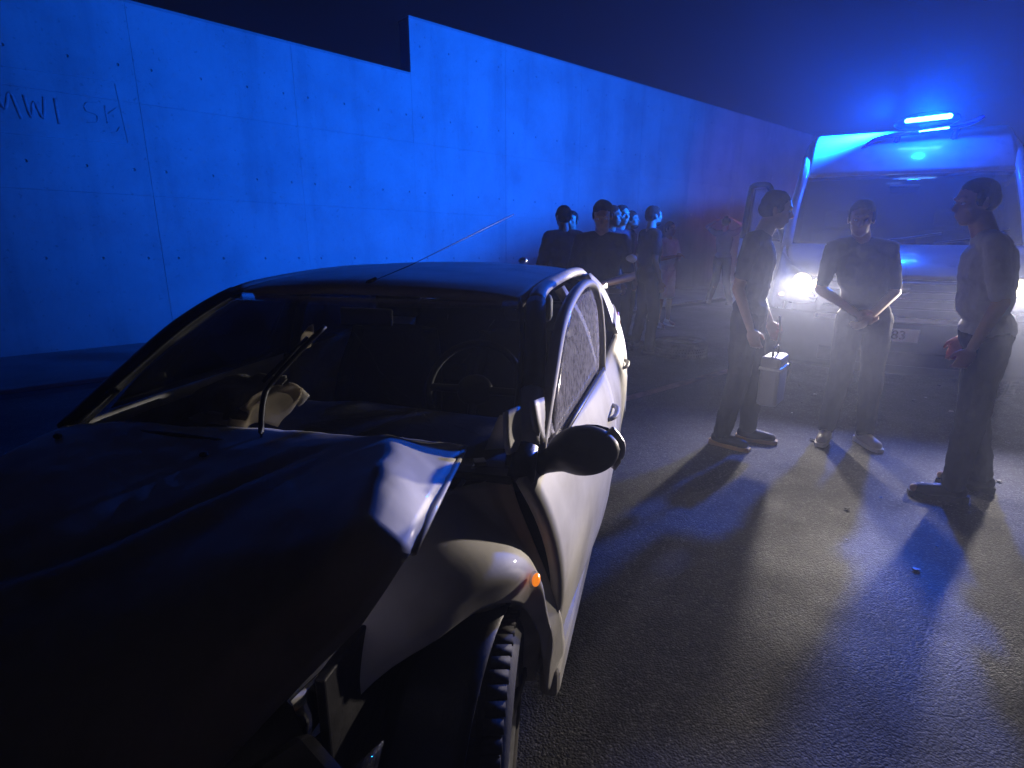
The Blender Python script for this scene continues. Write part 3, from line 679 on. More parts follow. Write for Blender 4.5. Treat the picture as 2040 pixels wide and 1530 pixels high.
surf("torn_airbag", [[(-.11, .33, 1.13), (-.08, .33, 1.14)], [(-.125, .34, 1.17), (-.075, .34, 1.185)], [(-.10, .35, 1.205), (-.08, .35, 1.215)]], 'airbag', car, k=4, th=.001, wob=.01, ws=14)
# wiper wrenched up across the glass
wi = tube("wiper_arm", spline([(.0, -.045, .94), (-.015, -.02, 1.0), (-.03, .02, 1.06), (-.035, .06, 1.09), (.01, .14, 1.17), (.06, .20, 1.235)], 4), .008, 'black', car, 6)
tube("wiper_blade", [(.02, .17, 1.205), (-.05, .05, 1.1)], .006, 'rubber', wi, 5)
tube("wiper_arm", spline([(-.5, -.03, .95), (-.25, -.055, .965), (-.02, -.06, .96)], 4), .007, 'black', car, 6)
# aerial at the front of the roof
an_ = tube("aerial", [(.0, .60, 1.325), (.10, .70, 1.375), (.40, 1.05, 1.56)], .0016, 'black', car, 6)
bm = bmesh.new(); cap_bm(bm, (-.005, .595, 1.32), (.012, .61, 1.335), .013, .006, 10); from_bm("aerial_base", bm, 'black', an_)
bm = bmesh.new(); ell_bm(bm, (.33, 1.5, 1.358), (.022, .03, .016)); from_bm("roof_clip", bm, 'alloy', car)
for (a, y, z) in ((-.72 + .13, -.12, .955), (-.10, -.135, .955)):
    bm = bmesh.new(); ell_bm(bm, (a, y, z), (.012, .010, .008)); from_bm("washer_nozzle", bm, 'black', car)

# ------------------------------------------------------------------ the ambulance van
VYAW = R(-27.5)
van = thing("ambulance_van", (3.324, 4.978, 0), VYAW, "white emergency van with blue roof light, headlights on and a front door open", "van")
van.scale = (1.03, 1, 1)
def vs(name, grid, m, parent=van, **k): return surf(name, grid, m, parent, **k)
F_ = (-1, -.8, -.4, 0, .4, .8, 1)
def sec(hw, y, z, bow): return [(hw * f, y + bow * abs(f) ** 2.5, z) for f in F_]
# nose: bonnet from the grille top to the windscreen base
vs("bonnet", [sec(.78, -.02, 1.10, .10), sec(.86, .12, 1.20, .10), sec(.90, .34, 1.29, .10), sec(.90, .58, 1.36, .10)], 'van', k=4, th=.02)
vs("windscreen", [sec(.90, .60, 1.37, .09), sec(.88, .84, 1.68, .09), sec(.84, 1.10, 2.02, .08), ], 'vanglass', k=5, th=.008)
vs("roof_front", [sec(.85, 1.11, 2.03, .08), sec(.84, 1.25, 2.22, .08), sec(.82, 1.45, 2.40, .07), sec(.80, 1.8, 2.50, .02), sec(.80, 2.6, 2.53, 0)], 'van', k=4, th=.02)
vs("roof", [sec(.80, 2.61, 2.53, 0), sec(.80, 4.0, 2.54, 0), sec(.80, 5.2, 2.53, 0)], 'van', k=3, th=.02)
vs("grille", [sec(.58, -.045, 1.09, .04), sec(.60, -.07, .95, .04), sec(.60, -.08, .80, .04)], 'black', k=3, th=.03)
for z in (.86, .93, 1.0, 1.07): tube("grille_bar", [(.56 * f, -.105 + .03 * f * f, z) for f in F_], .010, 'dark_metal', van, 6)
tube("grille_trim", [(.52 * f, -.115 + .03 * f * f, .945) for f in F_[1:-1]], .008, 'chrome', van, 6)
vs("front_bumper", [sec(.97, -.10, .78, .22), sec(.985, -.13, .66, .22), sec(.985, -.13, .50, .22), sec(.96, -.10, .30, .2)], 'black', k=4, th=.05)
vs("bumper_strip", [sec(.60, -.150, .785, .05), sec(.60, -.160, .745, .05)], 'van', k=3, th=.012)
box("lower_intake", (0, -.165, .44), (1.1, .02, .12), 'dark_metal', van, None, .01)
pl = box("number_plate", (.0 - .1, -.175, .64), (.52, .012, .11), 'plate', van, None, .002)
text_obj("plate_text", "BK  583", .105, 'ink', pl, (-.1, -.1815, .64), (R(90), 0, 0), .001)
# badge
bm = bmesh.new(); cyl_bm(bm, (0, -.10, 1.02), (0, -.125, 1.02), .055, 24); from_bm("round_badge", bm, 'chrome', van)
for s in (1, -1):
    # wings and headlamps
    vs("front_wing", [[(.79 * s, -.0, 1.12), (.86 * s, .14, 1.21), (.93 * s, .36, 1.29), (.94 * s, .62, 1.35)], [(.86 * s, .02, .98), (.93 * s, .15, 1.0), (.97 * s, .36, 1.02), (.975 * s, .62, 1.05)], [(.90 * s, .04, .80), (.96 * s, .12, .80), (.985 * s, .36, .86), (.985 * s, .62, .80)]], 'van', k=4, th=.02)
    vs("wing_panel", [[(.985 * s, .84, 1.0), (.985 * s, .98, 1.0)], [(.985 * s, .90, .6), (.985 * s, 1.0, .6)], [(.985 * s, .90, .35), (.985 * s, 1.0, .35)]], 'van', k=3, th=.02)
    hl = vs("headlight", [[(.60 * s, -.055, 1.08), (.72 * s, -.035, 1.125), (.82 * s, .03, 1.18), (.90 * s, .13, 1.21)], [(.60 * s, -.08, .98), (.74 * s, -.055, .98), (.86 * s, .01, 1.0), (.93 * s, .12, 1.02)], [(.62 * s, -.08, .88), (.74 * s, -.06, .86), (.86 * s, .0, .87), (.94 * s, .11, .90)]], 'alloy', k=4, th=.02)
    bm = bmesh.new(); ell_bm(bm, (.735 * s, -.055, 1.055), (.075, .025, .065), Matrix.Rotation(R(-30) * s, 3, 'Y')); from_bm("headlight_bulb", bm, 'lamp', hl)
    bm = bmesh.new(); ell_bm(bm, (.628 * s, -.078, 1.04), (.026, .015, .036)); from_bm("high_beam_bulb", bm, 'lamp', hl)
    bm = bmesh.new(); ell_bm(bm, (.885 * s, .02, .925), (.035, .018, .02)); from_bm("indicator_bulb", bm, 'lamp_dim', hl)
    bm = bmesh.new(); ell_bm(bm, (.64 * s, -.09, .93), (.04, .015, .035)); from_bm("reflector", bm, 'chrome', hl)
    # pillars
    tube("a_pillar", spline([(.93 * s, .66, 1.34), (.91 * s, .95, 1.70), (.87 * s, 1.22, 2.06), (.85 * s, 1.5, 2.28), (.83 * s, 2.0, 2.44), (.83 * s, 2.6, 2.46)], 5), .05, 'van', van, 8)
    # body sides
    vs("body_side", [[(.98 * s, 2.02, .35), (.98 * s, 5.2, .35)], [(.985 * s, 2.02, 1.2), (.985 * s, 5.2, 1.2)], [(.93 * s, 2.02, 1.9), (.93 * s, 5.2, 1.9)], [(.84 * s, 2.02, 2.5), (.84 * s, 5.2, 2.5)]], 'van', k=4, th=.03)
    vs("body_stripe", [[(.998 * s, 2.04, 1.0), (.998 * s, 5.18, 1.0)], [(.995 * s, 2.04, 1.25), (.995 * s, 5.18, 1.25)]], 'vanred', k=3, th=.002)
    tube("b_pillar", spline([(.97 * s, 2.0, .35), (.975 * s, 2.0, 1.2), (.92 * s, 2.0, 1.9), (.84 * s, 2.0, 2.45)], 4), .035, 'van', van, 6)
    for yy in (.58, 4.2):
        w_ = wheel(van, (.86 * s, yy, .34), 0, 0, flip=s, name="road_wheel"); w_.scale = (1.15, 1.13, 1.13)
    tube("mirror_arm", [(.95 * s, .80, 1.42), (1.12 * s, .76, 1.5)], .02, 'black', van, 6) if s > 0 else None
    if s > 0: box("door_mirror", (1.2, .76, 1.62), (.2, .09, .34), 'black', van, None, .03)
vs("door_closed", [[(.985, 1.0, .40), (.985, 1.98, .40)], [(.99, 1.0, 1.0), (.99, 1.98, 1.0)], [(.965, 1.0, 1.38), (.965, 1.98, 1.38)]], 'van', k=3, th=.04)
vs("side_window", [[(.965, .82, 1.40), (.955, 1.98, 1.40)], [(.90, 1.25, 1.95), (.89, 1.98, 1.98)]], 'vanglass', k=4, th=.006)
vs("rear_panel", [[(-.95, 5.21, .4), (.95, 5.21, .4)], [(-.95, 5.21, 1.3), (.95, 5.21, 1.3)], [(-.83, 5.2, 2.5), (.83, 5.2, 2.5)]], 'van', k=3, th=.03)
box("cab_floor", (0, 1.6, .55), (1.85, 1.7, .06), 'dark_metal', van, None, .01)
box("cab_bulkhead", (0, 2.05, 1.45), (1.7, .04, 1.8), 'interior', van, None, .01)
box("dashboard", (0, .85, 1.25), (1.75, .45, .18), 'interior', van, None, .05)
box("chassis", (0, 2.6, .42), (1.5, 5.0, .18), 'dark_metal', van, None, .02)
box("engine_bay", (0, .42, .80), (1.6, .85, .55), 'dark_metal', van, None, .04)
for x in (-.5, .5):
    box("seat_backrest", (x, 1.75, 1.15), (.5, .14, .7), 'interior', van, Matrix.Rotation(R(-10), 3, 'X'), .05)
    bm = bmesh.new(); box_bm(bm, (x, 1.82, 1.62), (.26, .1, .18), None, .04); from_bm("headrest", bm, 'interior', van)
box("rear_view_mirror", (.0, 1.02, 1.88), (.24, .03, .08), 'black', van, None, .01)
tube("wiper_arm", spline([(-.35, .60, 1.38), (.0, .62, 1.42), (.30, .66, 1.47)], 3), .010, 'black', van, 6)
tube("wiper_arm", spline([(.25, .60, 1.38), (.5, .64, 1.42), (.78, .72, 1.5)], 3), .010, 'black', van, 6)
# glowing slabs added behind the screen, standing in for small bright reflections
box("screen_glint", (.12, 1.32, 2.0), (.30, .09, .02), emit("glint_glow", (.45, .75, 1), 2.2), van, None, .005)
box("screen_glint", (-.08, 1.2, 1.95), (.12, .05, .015), emit("glint_glow_small", (.45, .75, 1), 1.2), van, None, .004)
# open front door on the image-left side
od = bpy.data.objects.new("open_door", None); COL.objects.link(od); od.parent = van; od.location = (-.975, .98, 0); od.rotation_euler = (0, 0, R(30)); od['label'] = "front door standing open"
vs("door_skin", [[(-.0, .02, .42), (-.0, 1.0, .42)], [(-.02, .02, 1.0), (-.02, 1.0, 1.0)], [(.0, .02, 1.38), (.0, 1.0, 1.40)]], 'van', parent=od, k=4, th=.06)
vs("door_stripe", [[(-.055, .04, 1.06), (-.055, .98, 1.06)], [(-.050, .04, 1.17), (-.050, .98, 1.17)]], 'vanred', parent=od, k=3, th=.002)
tube("door_window_frame", spline([(.0, .0, 1.38), (.01, .16, 1.56), (.03, .36, 1.80), (.05, .52, 1.95), (.06, .66, 2.0), (.06, .94, 2.01), (.05, 1.0, 1.95), (.02, 1.0, 1.6), (.0, 1.0, 1.38)], 4), .032, 'black', od, 8)
vs("door_window", [[(.0, .05, 1.40), (.0, .96, 1.40)], [(.025, .28, 1.68), (.025, .97, 1.7)], [(.055, .60, 1.96), (.055, .93, 1.97)]], glass("door_window_glass", (.8, .82, .85), dust=.02), parent=od, k=4, th=.005)
tube("door_quarter_bar", [(.005, .34, 1.40), (.03, .42, 1.86)], .012, 'black', od, 6)
# roof light: blue lens, lit strip, bracket and feet
bea = bpy.data.objects.new("roof_beacon", None); COL.objects.link(bea); bea.parent = van; bea.location = (.13, 1.42, 2.49); bea.rotation_euler = (0, R(-3), 0)
bm = bmesh.new(); ell_bm(bm, (0, 0, .05), (.27, .12, .085), seg=24); lo = from_bm("beacon_lens", bm, 'bluelens', bea)
bm = bmesh.new(); cap_bm(bm, (-.17, -.118, .055), (.16, -.118, .055), .020, .024, 12); from_bm("beacon_tube", bm, 'blue', bea)
bm = bmesh.new(); cap_bm(bm, (-.06, -.12, -.055), (.16, -.12, -.05), .006, .009, 10); from_bm("beacon_lower_tube", bm, 'blue', bea)
tube("beacon_bracket", spline([(-.62, -.05, -.26), (-.48, -.06, -.13), (-.36, -.07, -.07), (0, -.08, -.055), (.30, -.07, -.03), (.42, -.05, .02)], 5), .045, 'bluelens', bea, 8, .5)
for x in (-.22, .24): tube("bracket_foot", [(x, -.06, -.06), (x - .03, -.02, -.18)], .028, 'bluelens', bea, 6)
# lamps (their light)
def lamp(name, typ, loc, energy, col, parent, size=.05, rot=None, **k):
    d = bpy.data.lights.new(name, typ); d.energy = energy; d.color = col; d.shadow_soft_size = size
    o = bpy.data.objects.new(name, d); COL.objects.link(o); o.parent = parent; o.location = loc
    if rot is not None: o.rotation_euler = rot
    for a, v_ in k.items(): setattr(d, a, v_)
    return o
br_ = lamp("beacon_reflector_lamp", 'SPOT', (-.16, 1.40, 2.66), P_BLUE, (.002, .118, 1), van, .08, (R(100), 0, R(55)), spot_size=R(150), spot_blend=.5)
br_.scale = (1, .72, 1)
lamp("beacon_reflector_lamp", 'SPOT', (.12, 1.22, 2.58), P_BLUE * .2, (.002, .118, 1), van, .08, (R(80), 0, R(176)), spot_size=R(92), spot_blend=1)
for s in (1, -1):
    lamp("headlight_lamp", 'SPOT', (.735 * s, -.17, 1.05), P_HEAD, (1, .91, .82), van, .05, (R(88), 0, R(180)), spot_size=R(108), spot_blend=1.0)

box("side_flasher", (-1.0, 3.6, 2.05), (.03, .22, .10), 'redglow', van, None, .01)
lamp("side_flasher_lamp", 'SPOT', (-1.06, 3.6, 2.05), P_RED, (1, .06, .36), van, .06, (R(93), 0, R(3)), spot_size=R(50), spot_blend=1.0)
lamp("beacon_lamp", 'POINT', (.13, 1.17, 2.60), P_BLUE * .010, (.002, .07, 1), van, .06)
for s in (1, -1):                          # dipped beam: wide and flat
    b_ = lamp("dipped_beam_lamp", 'SPOT', (.735 * s, -.17, 1.055), P_BEAM, (1, .86, .73), van, .05, (R(87.5), 0, R(180)), spot_size=R(60), spot_blend=1.0)
    b_.scale = (2.2, .42, 1)
# ------------------------------------------------------------------ people
SKIN = mat("skin", (.26, .15, .105), .5, var=.1, vscale=20); SKIN.node_tree.nodes["Principled BSDF"].inputs["Subsurface Weight"].default_value = .08
HAIR = mat("black_hair", (.010, .009, .008), .95, var=.4, vscale=60, bump=(180, .9, .006), spec=.1)
EYE = mat("eye", (.45, .42, .4), .5)
def cloth(name, col, v=.15): return mat(name, col, .88, var=v, vscale=6, bump=(26, .5, .01), spec=.15)
def V3(a): return Vector(a)

def hand(bm, wr, d, thumb, curl=.5, s=1., flat=None):
    """palm and five fingers; d points down the hand, thumb is the thumb side"""
    d = d.normalized(); th = (thumb - thumb.dot(d) * d).normalized(); nrm = d.cross(th).normalized()
    if flat is not None and nrm.dot(flat) < 0: nrm = -nrm
    pc = wr + d * .045 * s
    rot = Matrix((th, nrm, d)).transposed()
    ell_bm(bm, pc, (.040 * s, .017 * s, .052 * s), rot, 12)
    for i, (off, L_) in enumerate(((.028, .072), (.010, .080), (-.009, .074), (-.027, .058))):
        b0 = wr + d * .082 * s + th * off * s; a1 = curl * .9 + i * .06; a2 = curl * 2.0 + i * .08
        d1 = (d * math.cos(a1) + nrm * math.sin(a1)); d2 = (d * math.cos(a2) + nrm * math.sin(a2))
        p1 = b0 + d1 * L_ * .5 * s; p2 = p1 + d2 * L_ * .5 * s
        cap_bm(bm, b0 - d * .02, p1, .0095 * s, .0085 * s, 8); cap_bm(bm, p1, p2, .0085 * s, .0072 * s, 8)
    b0 = wr + d * .025 * s + th * .03 * s; d1 = (d * .75 + th * .6 + nrm * .25).normalized(); p1 = b0 + d1 * .038 * s; p2 = p1 + (d * .9 + nrm * .35 + th * .1).normalized() * .032 * s
    cap_bm(bm, b0, p1, .012 * s, .010 * s, 8); cap_bm(bm, p1, p2, .010 * s, .008 * s, 8)

def rem(o, vox, it=3, disp=0.):
    md = o.modifiers.new("r", 'REMESH'); md.mode = 'VOXEL'; md.voxel_size = vox; md.use_smooth_shade = True
    md = o.modifiers.new("s", 'SMOOTH'); md.factor = .6; md.iterations = it
    if disp:
        tx = bpy.data.textures.get("folds") or bpy.data.textures.new("folds", 'CLOUDS'); tx.noise_scale = .085; tx.noise_depth = 2
        md = o.modifiers.new("d", 'DISPLACE'); md.texture = tx; md.strength = disp; md.mid_level = .5; md.texture_coords = 'LOCAL'

def person(x, y, yaw, h, label, shirt, legs, shoe='black', J=None, vox=.009, sleeve=.7, shorts=False, hair=True, belly=0., fat=1., group=None, sole=None, look=(0, 0), longsleeve=False, thumbs=None, curl=.5, jacket=0., beard=False, z=0., roll=0.):
    """local axes of a figure: +x its right side, +y the way it faces; R(ight)/L(eft) joints"""
    k = h / 1.75
    P = dict(pelvis=(0, 0, .97), waist=(0, 0, 1.13), chest=(0, .0, 1.30), neck=(0, -.005, 1.475), head=(0, .03, 1.635),
             shR=(.172, -.005, 1.42), shL=(-.172, -.005, 1.42), elR=(.215, -.04, 1.13), elL=(-.215, -.04, 1.13), wrR=(.225, .04, .88), wrL=(-.225, .04, .88),
             hiR=(.085, 0, .93), hiL=(-.085, 0, .93), knR=(.10, .02, .50), knL=(-.10, .02, .50), anR=(.11, -.03, .085), anL=(-.11, -.03, .085),
             toR=(.14, .15, .035), toL=(-.14, .15, .035))
    if J: P.update(J)
    P = {a: V3(b) * k for a, b in P.items()}
    t = thing("person", (x, y, z), yaw - math.pi / 2, label, "person", group)
    if roll: t.rotation_euler.x = roll
    near = vox < .008
    # --- body (skin), one surface
    bm = bmesh.new(); H = P['head']
    hq = Matrix.Rotation(look[0], 3, 'Z') @ Matrix.Rotation(look[1], 3, 'X')
    hp = lambda v: H + hq @ (V3(v) * k)
    ell_bm(bm, hp((0, -.012, .022)), (.074 * k, .094 * k, .088 * k), hq); ell_bm(bm, hp((0, .022, -.045)), (.058 * k, .066 * k, .068 * k), hq)
    ell_bm(bm, hp((0, .045, -.092)), (.030 * k, .028 * k, .022 * k), hq)
    cap_bm(bm, hp((0, .078, .012)), hp((0, .098, -.022)), .009 * k, .014 * k, 8); ell_bm(bm, hp((0, .076, .030)), (.052 * k, .014 * k, .012 * k), hq)
    ell_bm(bm, hp((0, .056, .006)), (.050 * k, .020 * k, .022 * k), hq); ell_bm(bm, hp((0, .080, -.058)), (.024 * k, .012 * k, .009 * k), hq)
    for s in (1, -1): ell_bm(bm, hp((.075 * s, -.008, -.012)), (.008 * k, .018 * k, .030 * k), hq); ell_bm(bm, hp((.042 * s, .055, -.018)), (.02 * k, .02 * k, .018 * k), hq)
    cap_bm(bm, P['neck'], hp((0, -.018, -.055)), .060 * k, .054 * k)
    up = (P['chest'] - P['pelvis']).normalized()
    def torso(bm, g, hem=0.):
        ell_bm(bm, P['pelvis'], ((.155 * fat + g) * k, (.105 * fat + g) * k, (.13 + hem) * k)); ell_bm(bm, P['waist'] + V3((0, belly * .5, 0)), ((.138 * fat + g) * k, (.098 * fat + g + belly * .55) * k, .15 * k))
        ell_bm(bm, P['chest'], ((.158 * fat + g) * k, (.108 * fat + g) * k, .17 * k)); ell_bm(bm, (P['chest'] + P['waist']) / 2, ((.150 * fat + g) * k, (.102 * fat + g + belly * .2) * k, .16 * k))
        cap_bm(bm, P['shR'] * .82 + P['shL'] * .18, P['shL'] * .82 + P['shR'] * .18, (.058 + g) * k, (.058 + g) * k)
        cap_bm(bm, P['neck'] - V3((0, 0, .02)), (P['shR'] * .9 + P['neck'] * .1), (.05 + g * .5) * k, (.045 + g) * k); cap_bm(bm, P['neck'] - V3((0, 0, .02)), (P['shL'] * .9 + P['neck'] * .1), (.05 + g * .5) * k, (.045 + g) * k)
    torso(bm, -.012)
    for s in 'RL':
        a, e, wv = P['sh' + s], P['el' + s], P['wr' + s]
        cap_bm(bm, a, e, .048 * k, .038 * k); cap_bm(bm, e, wv, .039 * k, .025 * k)
        thumb = (thumbs or {}).get(s, (0, 1, 0)); dd = (thumbs or {}).get('d' + s, None); dd = V3(dd) if dd else (wv - e)
        fl = (thumbs or {}).get('n' + s, None)
        hand(bm, wv + dd.normalized() * .012, dd, V3(thumb), curl, k, V3(fl) if fl else V3((-1 if s == 'R' else 1, 0, 0)))
        cap_bm(bm, P['hi' + s], P['kn' + s], .078 * k, .052 * k); cap_bm(bm, P['kn' + s], P['an' + s], .053 * k, .034 * k)
        ell_bm(bm, P['kn' + s] * .65 + P['an' + s] * .35 + V3((0, -.02, 0)), (.048 * k, .05 * k, .1 * k))
        cap_bm(bm, P['an' + s] - V3((0, 0, .02)), P['to' + s] + V3((0, -.03, .01)), .036 * k, .026 * k)
    body = from_bm("body", bm, SKIN, t); rem(body, vox if near else vox, 2)
    # --- shirt
    bm = bmesh.new(); g = .012 + jacket
    torso(bm, g)
    for s in 'RL':
        a, e = P['sh' + s], P['el' + s]; en = e if longsleeve else a + (e - a) * sleeve
        cap_bm(bm, a, en, (.058 + jacket) * k, (.050 + jacket * .5) * k)
        if longsleeve: cap_bm(bm, e, e + (P['wr' + s] - e) * .92, (.055) * k, (.042) * k)
    sh = from_bm("shirt" if not jacket else "jacket", bm, shirt, t); rem(sh, vox, 4, .022)
    # --- trousers
    bm = bmesh.new()
    ell_bm(bm, P['pelvis'] - V3((0, 0, .03)), ((.158 * fat + .006) * k, (.108 * fat + .008) * k, .12 * k))
    for s in 'RL':
        if shorts: cap_bm(bm, P['hi' + s], P['hi' + s] * .12 + P['kn' + s] * .88, .098 * k, .086 * k)
        else:
            cap_bm(bm, P['hi' + s], P['kn' + s], .096 * k, .076 * k); cap_bm(bm, P['kn' + s], P['an' + s] + V3((0, -.005, .015)), .076 * k, .060 * k)
    tr = from_bm("shorts" if shorts else "trousers", bm, legs, t); rem(tr, vox, 3, .020)
    # --- shoes
    for s in 'RL':
        an, to = P['an' + s], P['to' + s]; f = V3((to.x - an.x, to.y - an.y, 0)).normalized()
        base = V3((an.x, an.y, 0)); zz = an.z - .085 * k
        bm = bmesh.new(); cap_bm(bm, base - f * .035 * k + V3((0, 0, .058 + zz)), base + f * .15 * k + V3((0, 0, .042 + to.z - .035)), .046 * k, .036 * k, 12)
        cap_bm(bm, base + V3((0, 0, .06 + zz)), base + V3((0, 0, .10 + zz)), .048 * k, .044 * k, 12)
        so_ = from_bm("shoe", bm, shoe, t); rem(so_, .008, 3)
        bm = bmesh.new()
        pts = [(-.085, .030), (-.06, .040), (.0, .040), (.10, .046), (.17, .040), (.20, .022)]
        sd = V3((f.y, -f.x, 0)); lo = []; hi = []
        seq = [(a, b) for a, b in pts] + [(a, -b) for a, b in reversed(pts)]
        for a, b in seq:
            q = base + (f * a + sd * b) * k; lo.append(bm.verts.new((q.x, q.y, .002 + zz))); hi.append(bm.verts.new((q.x, q.y, .028 + zz + (.012 if a < 0 else 0))))
        bm.faces.new(lo[::-1]); bm.faces.new(hi); n_ = len(lo)
        for i in range(n_): bm.faces.new((lo[i], lo[(i + 1) % n_], hi[(i + 1) % n_], hi[i]))
        bmesh.ops.recalc_face_normals(bm, faces=bm.faces)
        from_bm("sole", bm, sole or 'rubber', so_, smooth=False)
    # --- hair, beard, eyes
    if hair:
        bm = bmesh.new(); ell_bm(bm, hp((0, -.024, .046)), (.0785 * k, .092 * k, .075 * k), hq @ Matrix.Rotation(D(14), 3, 'X')); ell_bm(bm, hp((0, -.045, .005)), (.078 * k, .070 * k, .075 * k), hq)
        for s in (1, -1): ell_bm(bm, hp((.070 * s, .012, .012)), (.011 * k, .026 * k, .034 * k), hq)
        ho = from_bm("hair", bm, HAIR, t); rem(ho, .006, 1, .016)
    if beard:
        bm = bmesh.new(); ell_bm(bm, hp((0, .032, -.080)), (.055 * k, .055 * k, .040 * k), hq); from_bm("beard", bm, HAIR, t)
    for s in (1, -1):
        bm = bmesh.new(); ell_bm(bm, hp((.030 * s, .072, .004)), (.011 * k, .010 * k, .006 * k), hq, 10); e_ = from_bm("eye", bm, EYE, t)
        bm = bmesh.new(); ell_bm(bm, hp((.030 * s, .081, .006)), (.0038 * k, .002 * k, .0038 * k), hq, 8); from_bm("iris", bm, HAIR, e_)
        if near:
            bm = bmesh.new(); cap_bm(bm, hp((.016 * s, .086, .028)), hp((.044 * s, .076, .030)), .003 * k, .002 * k, 6); from_bm("eyebrow", bm, HAIR, t)
    return t

C_BLACK = cloth("black_cloth", (.010, .010, .012)); C_NAVY = cloth("navy_cloth", (.014, .016, .024)); C_CHAR = cloth("charcoal_cloth", (.024, .024, .026))
C_GREY = cloth("grey_cloth", (.34, .34, .35)); C_LIGHT = cloth("light_blue_cloth", (.35, .42, .5)); C_WHITE = cloth("pale_cloth", (.6, .62, .65)); C_DENIM = cloth("dark_denim", (.022, .026, .045))
C_FAR = cloth("blue_grey_cloth", (.12, .14, .17)); C_WINE = cloth("dark_wine_cloth", (.06, .03, .04))
SHOE_D = mat("dark_shoe", (.03, .028, .03), .6, var=.3, bump=(60, .3)); SHOE_W = mat("pale_trainer", (.5, .47, .42), .6, var=.2, bump=(60, .3))

D = math.radians
# P1: man in profile at the left of the headlight, facing right
person(1.63, 3.95, D(-32), 1.75, "man in dark T-shirt seen side-on, holding a pale case beside the lit headlight", C_CHAR, C_BLACK, SHOE_D, vox=.007, sole='shoe_sole', fat=1.0,
       J=dict(head=(.0, .10, 1.625), neck=(0, .03, 1.475), chest=(0, .01, 1.30), elR=(.215, -.05, 1.13), wrR=(.22, .05, .88), elL=(-.21, -.02, 1.13), wrL=(-.21, .10, .88),
              anR=(.10, -.08, .085), toR=(.13, .10, .035), knR=(.10, -.01, .50), anL=(-.11, .06, .085), toL=(-.13, .25, .035), knL=(-.10, .05, .50), hiR=(.085, -.01, .93), hiL=(-.085, 0, .93)), look=(D(10), D(-12)))
# P2: man facing the camera, hands joined in front
person(2.42, 3.95, D(252), 1.71, "man in dark T-shirt and pale trainers facing the camera with his hands joined", C_NAVY, C_DENIM, SHOE_W, vox=.007, sole='sole_white', fat=.98, sleeve=.82,
       J=dict(head=(.12, .05, 1.61), neck=(.09, .0, 1.47), chest=(.06, 0, 1.3), waist=(.03, 0, 1.13), shR=(.25, -.005, 1.41), shL=(-.09, -.005, 1.41), elR=(.30, .0, 1.13), wrR=(.11, .22, 1.0), elL=(-.16, .0, 1.12), wrL=(.02, .22, .97), anR=(.13, -.03, .085), anL=(-.13, -.03, .085), toR=(.19, .14, .035), toL=(-.19, .14, .035)),
       look=(D(-14), D(-12)), thumbs={'R': (0, .3, 1), 'L': (0, .3, 1), 'nR': (0, -1, -.3), 'nL': (0, -1, -.3)}, curl=.75)
# P3: heavy man at the right, facing left
person(2.63, 3.12, D(150), 1.76, "heavy man in grey T-shirt standing with his side to the camera at the right edge", C_GREY, C_BLACK, SHOE_D, vox=.007, fat=1.08, belly=.02, sleeve=.85,
       J=dict(head=(-.06, .20, 1.63), neck=(-.05, .13, 1.47), chest=(-.04, .09, 1.30), waist=(-.02, .06, 1.13), pelvis=(0, .03, .97), hiR=(.085, .02, .93), hiL=(-.085, .02, .93), knR=(.1, .0, .5), knL=(-.1, .03, .5), shR=(.13, .10, 1.42), shL=(-.21, .10, 1.42), elR=(.19, .04, 1.14), wrR=(.20, .10, .90), elL=(-.25, .04, 1.14), wrL=(-.22, .11, .90), anR=(.12, -.10, .085), toR=(.15, .10, .035), anL=(-.13, .06, .085), toL=(-.15, .26, .035)), look=(D(24), D(-8)))
# police officer holding a phone
person(.74, 4.92, D(262), 1.74, "short-haired officer in dark uniform with a pale arm patch looking at his phone", C_NAVY, C_BLACK, SHOE_D, vox=.007, sleeve=.8, fat=1.05,
       J=dict(head=(0, .05, 1.62), elR=(.25, .0, 1.13), wrR=(.14, .24, 1.08), elL=(-.25, .0, 1.13), wrL=(-.0, .25, 1.08)), look=(D(-6), D(-24)),
       thumbs={'R': (0, .2, 1), 'L': (0, .2, 1), 'nR': (-.3, .6, 0), 'nL': (0, .6, 0)}, curl=.6)
GR = "bystanders gathered by the concrete wall"
person(.56, 6.45, D(110), 1.75, "man in black jacket with his back to the camera, leftmost of the bystanders", C_BLACK, C_BLACK, SHOE_D, longsleeve=True, jacket=.015, fat=1.12, group=GR,
       J=dict(elR=(.25, .02, 1.15), wrR=(.05, .18, 1.12), elL=(-.25, .02, 1.15), wrL=(-.05, .18, 1.14)))
person(.72, 7.2, D(250), 1.72, "man half hidden behind the black-jacketed bystander", C_CHAR, C_DENIM, SHOE_D, group=GR)
person(1.14, 6.9, D(320), 1.77, "dark-haired man standing just behind the officer, nearer him of two", C_CHAR, C_BLACK, SHOE_D, group=GR, look=(D(10), 0))
person(1.33, 7.35, D(300), 1.79, "tall man looking right from between the officer and the dark-clothed man", C_NAVY, C_DENIM, SHOE_D, group=GR)
person(1.55, 7.9, D(330), 1.74, "bearded man mostly hidden behind the broad dark-clothed man", C_WINE, C_BLACK, SHOE_D, group=GR, beard=True)
person(1.70, 7.30, D(15), 1.78, "broad dark-clothed man standing with legs apart beside the loose tyre", C_BLACK, C_BLACK, SHOE_D, group=GR, fat=1.15,
       J=dict(anR=(.22, -.05, .085), toR=(.27, .12, .035), knR=(.15, .02, .5), anL=(-.20, -.02, .085), toL=(-.24, .14, .035), knL=(-.14, .02, .5)), beard=True)
